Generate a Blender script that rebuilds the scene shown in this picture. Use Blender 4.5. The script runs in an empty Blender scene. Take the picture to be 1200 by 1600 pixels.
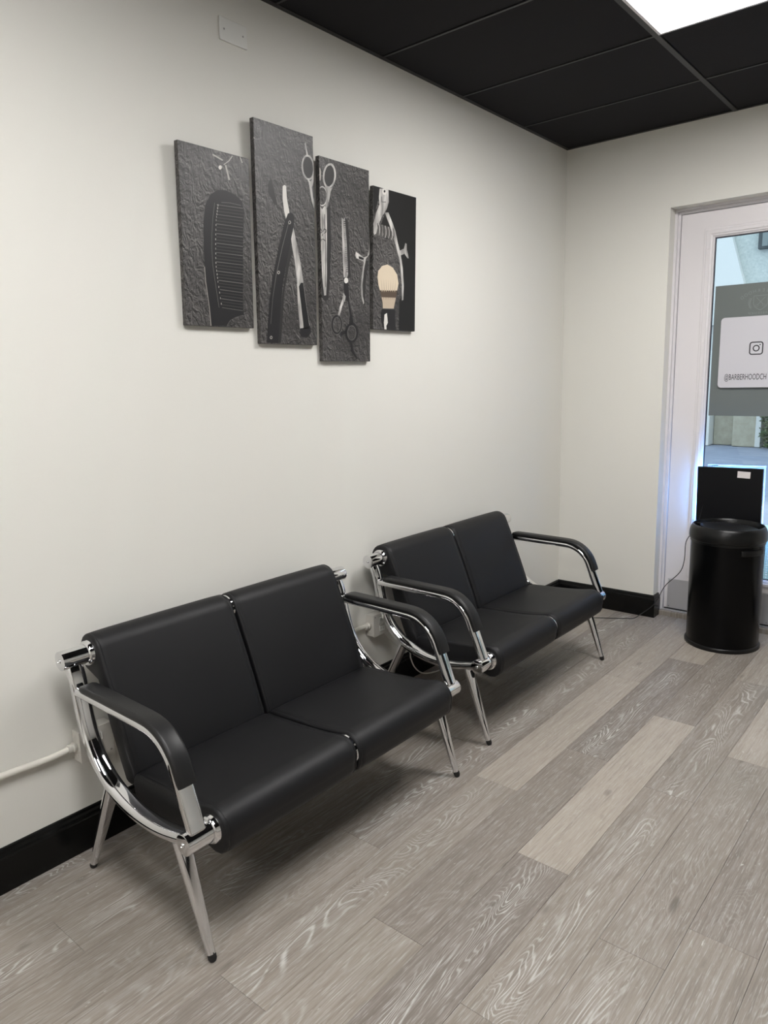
import bpy, bmesh, math, random
from mathutils import Vector, Matrix

sc = bpy.context.scene
COL = sc.collection
PI = math.pi
R = math.radians

# ------------------------------------------------------------------ camera
def make_camera():
    C = Vector((2.1847, -4.4247, 1.5115)); yaw, pit, rol, f = .6992, .1811, -.0232, 1138.34
    cy, sy = math.cos(yaw), math.sin(yaw)
    F = Vector((-sy*math.cos(pit), cy*math.cos(pit), -math.sin(pit)))
    r0 = Vector((cy, sy, 0)); u0 = r0.cross(F)
    Rr = r0*math.cos(rol)+u0*math.sin(rol); U = -r0*math.sin(rol)+u0*math.cos(rol)
    cam = bpy.data.cameras.new('camera'); o = bpy.data.objects.new('camera', cam)
    COL.objects.link(o)
    M = Matrix((Rr, U, -F)).transposed().to_4x4(); M.translation = C
    o.matrix_world = M
    cam.sensor_fit = 'VERTICAL'; cam.sensor_height = 36.0
    cam.lens = f/1600*36.0
    cam.clip_start = .05; cam.clip_end = 200
    sc.camera = o
make_camera()

# ------------------------------------------------------------------ world, exposure
sc.view_settings.view_transform = 'Standard'
sc.view_settings.look = 'None'
sc.view_settings.exposure = 0.0
sc.view_settings.gamma = 1.0
sc.view_settings.use_curve_mapping = False
w = bpy.data.worlds.new('sky'); sc.world = w; w.use_nodes = True
bg = w.node_tree.nodes['Background']
SKY_COL = (.70, .84, 1.0, 1); SKY_STR = 2.1
bg.inputs[0].default_value = SKY_COL; bg.inputs[1].default_value = SKY_STR
sun = bpy.data.lights.new('sun', 'SUN'); sun.energy = 2.6; sun.color = (1, .95, .87); sun.angle = R(1.2)
so = bpy.data.objects.new('sun', sun); COL.objects.link(so); so.rotation_euler = (R(-38), R(22), 0)
PANEL_STRENGTH = 28.0

# ------------------------------------------------------------------ materials
MATS = {}
def principled(name, color, rough=.5, metal=0., spec=.5, coat=0.):
    m = bpy.data.materials.new(name); m.use_nodes = True
    b = m.node_tree.nodes['Principled BSDF']
    b.inputs['Base Color'].default_value = (*color, 1); b.inputs['Roughness'].default_value = rough
    b.inputs['Metallic'].default_value = metal; b.inputs['Specular IOR Level'].default_value = spec
    b.inputs['Coat Weight'].default_value = coat
    MATS[name] = m
    return m
def N(m, kind, **kw):
    n = m.node_tree.nodes.new(kind)
    for k, v in kw.items():
        if k in n.inputs.keys(): n.inputs[k].default_value = v
        else: setattr(n, k, v)
    return n
def LK(m, a, b): m.node_tree.links.new(a, b)
def mth(m, op, a, b=None, c=None, clamp=False):
    n = m.node_tree.nodes.new('ShaderNodeMath'); n.operation = op; n.use_clamp = clamp
    for i, v in enumerate((a, b, c)):
        if v is None: continue
        if isinstance(v, (int, float)): n.inputs[i].default_value = v
        else: LK(m, v, n.inputs[i])
    return n.outputs[0]
def mixc(m, fac, a, b, blend='MIX'):
    n = m.node_tree.nodes.new('ShaderNodeMix'); n.data_type = 'RGBA'; n.blend_type = blend
    for sock, v in ((n.inputs[0], fac), (n.inputs[6], a), (n.inputs[7], b)):
        if isinstance(v, (int, float)): sock.default_value = v
        elif isinstance(v, tuple): sock.default_value = (*v, 1) if len(v) == 3 else v
        else: LK(m, v, sock)
    return n.outputs[2]
def noise(m, vec, scale, detail=3, rough=.55, dist=0., out=0):
    n = m.node_tree.nodes.new('ShaderNodeTexNoise'); n.inputs['Scale'].default_value = scale
    n.inputs['Detail'].default_value = detail; n.inputs['Roughness'].default_value = rough
    n.inputs['Distortion'].default_value = dist
    LK(m, vec, n.inputs['Vector']); return n.outputs[out]
def mapping(m, vec, scale, loc=None):
    n = m.node_tree.nodes.new('ShaderNodeMapping'); n.inputs['Scale'].default_value = scale
    LK(m, vec, n.inputs['Vector'])
    if loc is not None: LK(m, loc, n.inputs['Location'])
    return n.outputs[0]
def ramp(m, fac, lo, hi):
    return mth(m, 'DIVIDE', mth(m, 'SUBTRACT', fac, lo), hi-lo, clamp=True)
def bump(m, h, strength, dist):
    n = m.node_tree.nodes.new('ShaderNodeBump'); n.inputs['Strength'].default_value = strength
    n.inputs['Distance'].default_value = dist; LK(m, h, n.inputs['Height'])
    LK(m, n.outputs[0], m.node_tree.nodes['Principled BSDF'].inputs['Normal'])
def objco(m): return N(m, 'ShaderNodeTexCoord').outputs['Object']
def BC(m): return m.node_tree.nodes['Principled BSDF'].inputs['Base Color']

# painted wall
m = principled('wall_paint', (.74, .715, .655), .62, spec=.3)
v = objco(m); n1 = noise(m, v, 260, 2); n2 = noise(m, v, 1.1, 2)
LK(m, mixc(m, n2, (.715, .705, .655), (.745, .735, .69)), BC(m)); bump(m, n1, .12, .0006)
# white door enamel
m = principled('door_enamel', (.725, .70, .715), .32, spec=.45)
m = principled('frame_enamel', (.69, .67, .69), .35, spec=.45)
m = principled('baseboard_black', (.0022, .0024, .0024), .26, spec=.3)
bump(m, noise(m, objco(m), 30, 2), .04, .001)
# ceiling
m = principled('ceiling_tile_black', (.0125, .0118, .0132), .85, spec=.2)
v = objco(m); bump(m, noise(m, v, 400, 2), .25, .0008)
principled('grid_black', (.014, .0135, .0145), .5)
m = principled('chrome', (.76, .76, .775), .045, metal=1.)
LK(m, mth(m, 'MULTIPLY_ADD', noise(m, objco(m), 14, 3), .05, .02), m.node_tree.nodes['Principled BSDF'].inputs['Roughness'])
m = principled('leather_black', (.0052, .0052, .0062), .52, spec=.34)
v = objco(m); vo = N(m, 'ShaderNodeTexVoronoi', Scale=900.0); LK(m, v, vo.inputs['Vector'])
bump(m, mth(m, 'ADD', vo.outputs[0], mth(m, 'MULTIPLY', noise(m, v, 9, 3), 3.5)), .10, .0012)
LK(m, mth(m, 'MULTIPLY_ADD', noise(m, v, 5, 3), .08, .47), m.node_tree.nodes['Principled BSDF'].inputs['Roughness'])
principled('arm_rubber', (.0075, .0075, .008), .42, spec=.4)
principled('rubber_black', (.008, .008, .008), .55)
principled('bin_metal_black', (.0012, .0013, .0016), .25, spec=.16)
principled('bin_plastic_black', (.0030, .0032, .0034), .34, spec=.35)
m = principled('bin_lid_black', (.012, .012, .013), .45)
LK(m, mixc(m, ramp(m, noise(m, objco(m), 16, 4), .5, .75), (.003, .003, .004), (.009, .008, .007)), BC(m))
m = principled('white_pvc', (.66, .64, .58), .38)
m = principled('outlet_white', (.62, .60, .555), .42)
principled('plate_white', (.74, .74, .71), .35)
principled('screw_metal', (.35, .34, .33), .4, metal=.8)
principled('steel_kick', (.58, .58, .60), .45, metal=.6)
principled('aluminium', (.62, .62, .64), .35, metal=.7)
principled('sign_black', (.0022, .0024, .0036), .42, spec=.25)
principled('cord_black', (.008, .008, .008), .45)
principled('sticker_white', (.72, .68, .68), .5)
principled('card_white', (.575, .57, .61), .42)
principled('ink_black', (.012, .010, .016), .5)
principled('film_grey', (.135, .155, .15), .42)
principled('film_mark', (.205, .235, .225), .5)
principled('gasket_black', (.012, .013, .022), .4)
principled('seam_dark', (.01, .01, .01), .7)

# limed oak vinyl plank; obj.color = (tone, figure strength, seed, 1)
m = principled('oak_vinyl', (.3, .28, .26), .42, spec=.35)
oi = N(m, 'ShaderNodeObjectInfo'); sep = N(m, 'ShaderNodeSeparateColor'); LK(m, oi.outputs['Color'], sep.inputs[0])
tone, fig, seed = sep.outputs[0], sep.outputs[1], sep.outputs[2]
off = N(m, 'ShaderNodeCombineXYZ')
LK(m, mth(m, 'MULTIPLY', seed, 37.0), off.inputs[0]); LK(m, mth(m, 'MULTIPLY', seed, 91.0), off.inputs[1]); LK(m, mth(m, 'MULTIPLY', seed, 13.0), off.inputs[2])
co = objco(m)
def st(sx, sy, scale, detail, rough=.55, dist=0.):
    return noise(m, mapping(m, co, (sx, sy, 1), off.outputs[0]), scale, detail, rough, dist)
fine = st(150, 4, 1.0, 5, .70)
pore = st(330, 16, 1.0, 2, .6)
mid = st(22, 2.4, 1.0, 3, .6, .4)
cloud = st(6, 1.5, 1.0, 3, .6, .3)
fld = st(6.0, 1.25, 1.0, 2.2, .42, .7)
wv = mth(m, 'FRACT', mth(m, 'MULTIPLY_ADD', mth(m, 'ADD', fld, mth(m, 'MULTIPLY', fine, .012)), 42.0, 0.0))
tri = mth(m, 'ABSOLUTE', mth(m, 'SUBTRACT', wv, .5))
lines = ramp(m, mth(m, 'SUBTRACT', .5, tri), .28, .46)
# the figure lives in the heart of the plank and fades to straight grain at its edges
sx = N(m, 'ShaderNodeSeparateXYZ'); LK(m, co, sx.inputs[0])
heart = mth(m, 'SUBTRACT', 1.0, ramp(m, mth(m, 'ABSOLUTE', mth(m, 'ADD', sx.outputs[0], mth(m, 'MULTIPLY', mth(m, 'SUBTRACT', cloud, .5), .16))), .018, .060))
brk = mth(m, 'MULTIPLY', ramp(m, st(60, 14, 1.0, 3), .30, .52), ramp(m, st(4, 1.8, 1.0, 2), .36, .52))
linem = mth(m, 'MULTIPLY', mth(m, 'MULTIPLY', lines, heart), mth(m, 'MULTIPLY', brk, fig))
c_dark = mixc(m, cloud, (.120, .100, .087), (.180, .156, .140))
c_lite = mixc(m, cloud, (.340, .298, .250), (.44, .395, .340))
base = mixc(m, tone, c_dark, c_lite)
base = mixc(m, mth(m, 'MULTIPLY', ramp(m, mid, .35, .72), .50), base, mixc(m, tone, (.125, .110, .098), (.27, .235, .195)))
base = mixc(m, mth(m, 'MULTIPLY', ramp(m, fine, .50, .72), .42), base, (.42, .40, .385))
base = mixc(m, mth(m, 'MULTIPLY', ramp(m, mth(m, 'SUBTRACT', 1.0, fine), .50, .72), .45), base, (.085, .070, .060))
base = mixc(m, mth(m, 'MULTIPLY', ramp(m, pore, .56, .68), .40), base, (.52, .51, .49))
base = mixc(m, mth(m, 'MULTIPLY', linem, .78), base, (.56, .55, .525))
spk = mth(m, 'MULTIPLY', ramp(m, st(75, 34, 1.0, 2), .66, .76), ramp(m, st(9, 5, 1.0, 1), .56, .68))
base = mixc(m, mth(m, 'MULTIPLY', spk, .7), base, (.62, .61, .58))
kn = mth(m, 'MULTIPLY', ramp(m, st(14, 6, 1.0, 1), .70, .78), .55)
base = mixc(m, kn, base, (.085, .075, .062))
LK(m, base, BC(m))
LK(m, mth(m, 'MULTIPLY_ADD', fine, .18, .34), m.node_tree.nodes['Principled BSDF'].inputs['Roughness'])
bump(m, mth(m, 'ADD', fine, mth(m, 'MULTIPLY', linem, -.5)), .25, .0007)
m = principled('subfloor', (.06, .055, .05), .9)

# slate picture ground
m = principled('print_slate', (.06, .06, .06), .42, spec=.45)
v = objco(m)
vA = mapping(m, v, (1, 1, .72))
nA = m.node_tree.nodes.new('ShaderNodeVectorMath'); nA.operation = 'ADD'; nA.inputs[1].default_value = (0, .0022, .0026); LK(m, vA, nA.inputs[0])
sl = mth(m, 'MULTIPLY_ADD', mth(m, 'SUBTRACT', noise(m, vA, 30, 8, .70, 1.8), noise(m, nA.outputs[0], 30, 8, .70, 1.8)), 3.4, .5); s2 = noise(m, v, 5, 3); s3 = noise(m, v, 170, 3, .7)
c = mixc(m, ramp(m, sl, .22, .88), (.005, .0045, .0045), (.185, .175, .170))
c = mixc(m, mth(m, 'MULTIPLY', ramp(m, s2, .35, .62), .60), c, (.018, .017, .017))
c = mixc(m, mth(m, 'MULTIPLY', mth(m, 'MULTIPLY', ramp(m, s3, .54, .68), ramp(m, sl, .55, .95)), .8), c, (.42, .40, .38))
LK(m, c, BC(m)); bump(m, noise(m, v, 900, 1), .2, .0005)
for k, cc in dict(dark=(.012, .0115, .013), dark2=(.007, .007, .008), black=(.006, .006, .006), tooth=(.038, .036, .036), line=(.12, .115, .11),
                  light=(.42, .40, .37), white=(.72, .70, .66), shade=(.022, .021, .021), cream=(.68, .58, .44), cream2=(.50, .41, .31), brown=(.10, .07, .05)).items():
    principled('print_'+k, cc, .45, spec=.4)
m = principled('print_silver', (.5, .48, .46), .42)
LK(m, mixc(m, ramp(m, noise(m, mapping(m, objco(m), (1, 1, .25)), 38, 2), .35, .68), (.24, .23, .22), (.68, .66, .63)), BC(m))

# outdoors
m = principled('stucco_light', (.62, .66, .62), .85)
v = objco(m); n1 = noise(m, v, 26, 5, .7, .6); LK(m, mixc(m, ramp(m, n1, .3, .7), (.44, .48, .45), (.62, .65, .60)), BC(m)); bump(m, n1, .5, .01)
m = principled('stucco_beige', (.34, .32, .25), .85)
v = objco(m); n1 = noise(m, v, 8, 4, .6); LK(m, mixc(m, ramp(m, n1, .3, .7), (.34, .31, .23), (.44, .41, .32)), BC(m)); bump(m, n1, .3, .01)
m = principled('stucco_white', (.70, .70, .66), .85); bump(m, noise(m, objco(m), 30, 4), .4, .01)
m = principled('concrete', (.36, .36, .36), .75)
v = objco(m); n1 = noise(m, mapping(m, v, (1, 3, 1)), 2.5, 6, .65); LK(m, mixc(m, ramp(m, n1, .3, .7), (.23, .26, .34), (.34, .38, .48)), BC(m)); bump(m, n1, .2, .01)  # concrete grey with the blue of skylight and sign glow put into it
m = principled('foliage', (.03, .06, .02), .5)
LK(m, mixc(m, noise(m, objco(m), 8, 2), (.012, .03, .012), (.07, .12, .03)), BC(m))
principled('bark', (.06, .045, .03), .9)
principled('bench_paint', (.45, .66, .66), .4)
principled('fixture_grey', (.06, .07, .07), .5)
principled('fixture_lens', (.20, .23, .22), .3)

def glass_mat():
    m = bpy.data.materials.new('door_glass'); m.use_nodes = True; nt = m.node_tree; nt.nodes.clear()
    out = nt.nodes.new('ShaderNodeOutputMaterial'); mx = nt.nodes.new('ShaderNodeMixShader')
    tr = nt.nodes.new('ShaderNodeBsdfTransparent'); tr.inputs[0].default_value = (.935, .965, .955, 1)
    gl = nt.nodes.new('ShaderNodeBsdfGlossy'); gl.inputs['Roughness'].default_value = .01
    fr = nt.nodes.new('ShaderNodeFresnel'); fr.inputs[0].default_value = 1.5
    nt.links.new(fr.outputs[0], mx.inputs[0]); nt.links.new(tr.outputs[0], mx.inputs[1]); nt.links.new(gl.outputs[0], mx.inputs[2])
    nt.links.new(mx.outputs[0], out.inputs[0]); MATS['door_glass'] = m
glass_mat()
def emit_mat(name, col, s):
    m = bpy.data.materials.new(name); m.use_nodes = True; nt = m.node_tree; nt.nodes.clear()
    out = nt.nodes.new('ShaderNodeOutputMaterial'); e = nt.nodes.new('ShaderNodeEmission')
    e.inputs[0].default_value = (*col, 1); e.inputs[1].default_value = s
    nt.links.new(e.outputs[0], out.inputs[0]); MATS[name] = m
emit_mat('led_dots', (.13, .40, 1.0), 150.0)
emit_mat('led_panel', (1.0, .98, .965), PANEL_STRENGTH)

# ------------------------------------------------------------------ helpers
def link(name, me, mat, parent=None, smooth=None):
    me.name = name
    o = bpy.data.objects.new(name, me); COL.objects.link(o)
    if mat:
        for k in (mat if isinstance(mat, (list, tuple)) else [mat]): me.materials.append(MATS[k])
    if parent: o.parent = parent
    if smooth is not None: shade(me, smooth)
    return o
def shade(me, ang):
    bm = bmesh.new(); bm.from_mesh(me)
    for f in bm.faces: f.smooth = True
    for e in bm.edges:
        e.smooth = not (len(e.link_faces) == 2 and e.calc_face_angle(0) > R(ang))
    bm.to_mesh(me); bm.free()
def obj(name, bm, mat, parent=None, smooth=None):
    bmesh.ops.recalc_face_normals(bm, faces=bm.faces)
    me = bpy.data.meshes.new(name); bm.to_mesh(me); bm.free()
    return link(name, me, mat, parent, smooth)
def empty(name, loc=(0, 0, 0), rz=0):
    o = bpy.data.objects.new(name, None); COL.objects.link(o); o.location = loc; o.rotation_euler = (0, 0, rz)
    o.empty_display_size = .1
    return o
def tag(o, label, cat, group=None):
    o['label'] = label; o['category'] = cat
    if group: o['group'] = group
    return o
def struct(o): o['kind'] = 'structure'; return o
def box(bm, x0, x1, y0, y1, z0, z1, bev=0, seg=2):
    r = bmesh.ops.create_cube(bm, size=1)
    vs = r['verts']
    for v in vs:
        v.co = Vector(((x0+x1)/2+v.co.x*(x1-x0), (y0+y1)/2+v.co.y*(y1-y0), (z0+z1)/2+v.co.z*(z1-z0)))
    if bev:
        es = list({e for v in vs for e in v.link_edges})
        bmesh.ops.bevel(bm, geom=es, offset=bev, segments=seg, profile=.5, affect='EDGES')
    return bm
def bx(*a, **k): return box(bmesh.new(), *a, **k)
def rings(bm, rs, caps=(True, True), close=False):
    V = [[bm.verts.new(p) for p in r] for r in rs]
    n = len(V[0]); m_ = len(V)
    for i in range(m_ if close else m_-1):
        a, b = V[i], V[(i+1) % m_]
        for k in range(n): bm.faces.new((a[k], a[(k+1) % n], b[(k+1) % n], b[k]))
    if not close:
        if caps[0]: bm.faces.new(V[0][::-1])
        if caps[1]: bm.faces.new(V[-1])
    return bm
def tube(bm, pts, r, n=12, caps=(True, True)):
    """round tube along 3-D points; r a number or one per point"""
    pts = [Vector(p) for p in pts]; rs = []
    up = None
    for i, p in enumerate(pts):
        t = (pts[min(i+1, len(pts)-1)]-pts[max(i-1, 0)]).normalized()
        if up is None:
            up = t.orthogonal().normalized()
        else: up = (up-t*up.dot(t)).normalized()
        s = t.cross(up); rr = r[i] if isinstance(r, (list, tuple)) else r
        rs.append([p+(up*math.cos(2*PI*k/n)+s*math.sin(2*PI*k/n))*rr for k in range(n)])
    return rings(bm, rs, caps)
def lathe(bm, prof, cx=0, cy=0, n=48, axis='z', cz=0):
    """prof list of (r, h)"""
    rs = []
    for r, h in prof:
        ring = []
        for k in range(n):
            a = 2*PI*k/n
            if axis == 'z': ring.append(Vector((cx+r*math.cos(a), cy+r*math.sin(a), h)))
            else: ring.append(Vector((cx+r*math.cos(a), h, cz+r*math.sin(a))))
        rs.append(ring)
    return rings(bm, rs)
def smooth_path(pts, n=6):
    """Catmull-Rom"""
    P = [Vector(p) for p in pts]; out = []
    for i in range(len(P)-1):
        p0, p1, p2, p3 = P[max(i-1, 0)], P[i], P[i+1], P[min(i+2, len(P)-1)]
        for k in range(n):
            t = k/n
            out.append(.5*((2*p1)+(-p0+p2)*t+(2*p0-5*p1+4*p2-p3)*t*t+(-p0+3*p1-3*p2+p3)*t**3))
    out.append(P[-1]); return out
def oval_section(w, t, n=32):
    out = []
    for k in range(n):
        a = 2*PI*k/n; c, s = math.cos(a), math.sin(a)
        out.append((w/2*math.copysign(abs(c)**.72, c), t/2*math.copysign(abs(s)**.86, s)))
    return out
def flat_section(w, t, n=5):
    """rounded flat-oval section: width w (along y), thickness t"""
    r = t/2*.92; pts = []
    for cy_, a0 in ((w/2-r, 0), (-(w/2-r), PI)):
        for s, off_ in ((1, 0),):
            for k in range(2*n+1):
                a = a0-PI/2+PI*k/(2*n)
                pts.append((cy_+r*math.cos(a), (t/2)*math.sin(a)))
    return pts
def sweep_xz(bm, path, w, t, yc=0., oval=False, n=5):
    """sweep a flat-oval section along an xz path; w and t numbers or per point lists"""
    P = [Vector((p[0], 0, p[1])) for p in path]; rs = []
    for i, p in enumerate(P):
        tg = (P[min(i+1, len(P)-1)]-P[max(i-1, 0)]).normalized()
        nrm = Vector((-tg.z, 0, tg.x))
        ww = w[i] if isinstance(w, (list, tuple)) else w; tt = t[i] if isinstance(t, (list, tuple)) else t
        rs.append([p+Vector((0, yc+a, 0))+nrm*b for a, b in (oval_section(ww, tt) if oval else flat_section(ww, tt, n))])
    return rings(bm, rs)
def cushion(prof, y0, y1, bulge=.0):
    """extrude closed xz profile from y0 to y1 with rounded, seamed ends"""
    P = [Vector((p[0], p[1])) for p in prof]; n = len(P)
    area = sum(P[i].x*P[(i+1) % n].y-P[(i+1) % n].x*P[i].y for i in range(n))
    if area < 0: P.reverse()
    nor = []
    for i in range(n):
        t = (P[(i+1) % n]-P[i-1]).normalized(); nor.append(Vector((t.y, -t.x)))
    def sec(y, ins): return [Vector((P[i].x-nor[i].x*ins, y, P[i].y-nor[i].y*ins)) for i in range(n)]
    L = y1-y0
    prof_ = [(0, .009), (.0012, .0050), (.0035, .0020), (.007, .0004), (.010, .0), (.0118, .0016), (.0136, .0), (.03, -.0008), (.07, -.0015-bulge)]
    rs = [sec(y0+a, b) for a, b in prof_]+[sec(y0+L*.5, -.002-bulge*1.2)]+[sec(y1-a, b) for a, b in reversed(prof_)]
    bm = bmesh.new(); rings(bm, rs)
    return bm
def copy_tree(o, parent=None):
    c = o.copy(); COL.objects.link(c)
    if parent: c.parent = parent
    for ch in list(o.children): copy_tree(ch, c)
    return c
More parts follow.
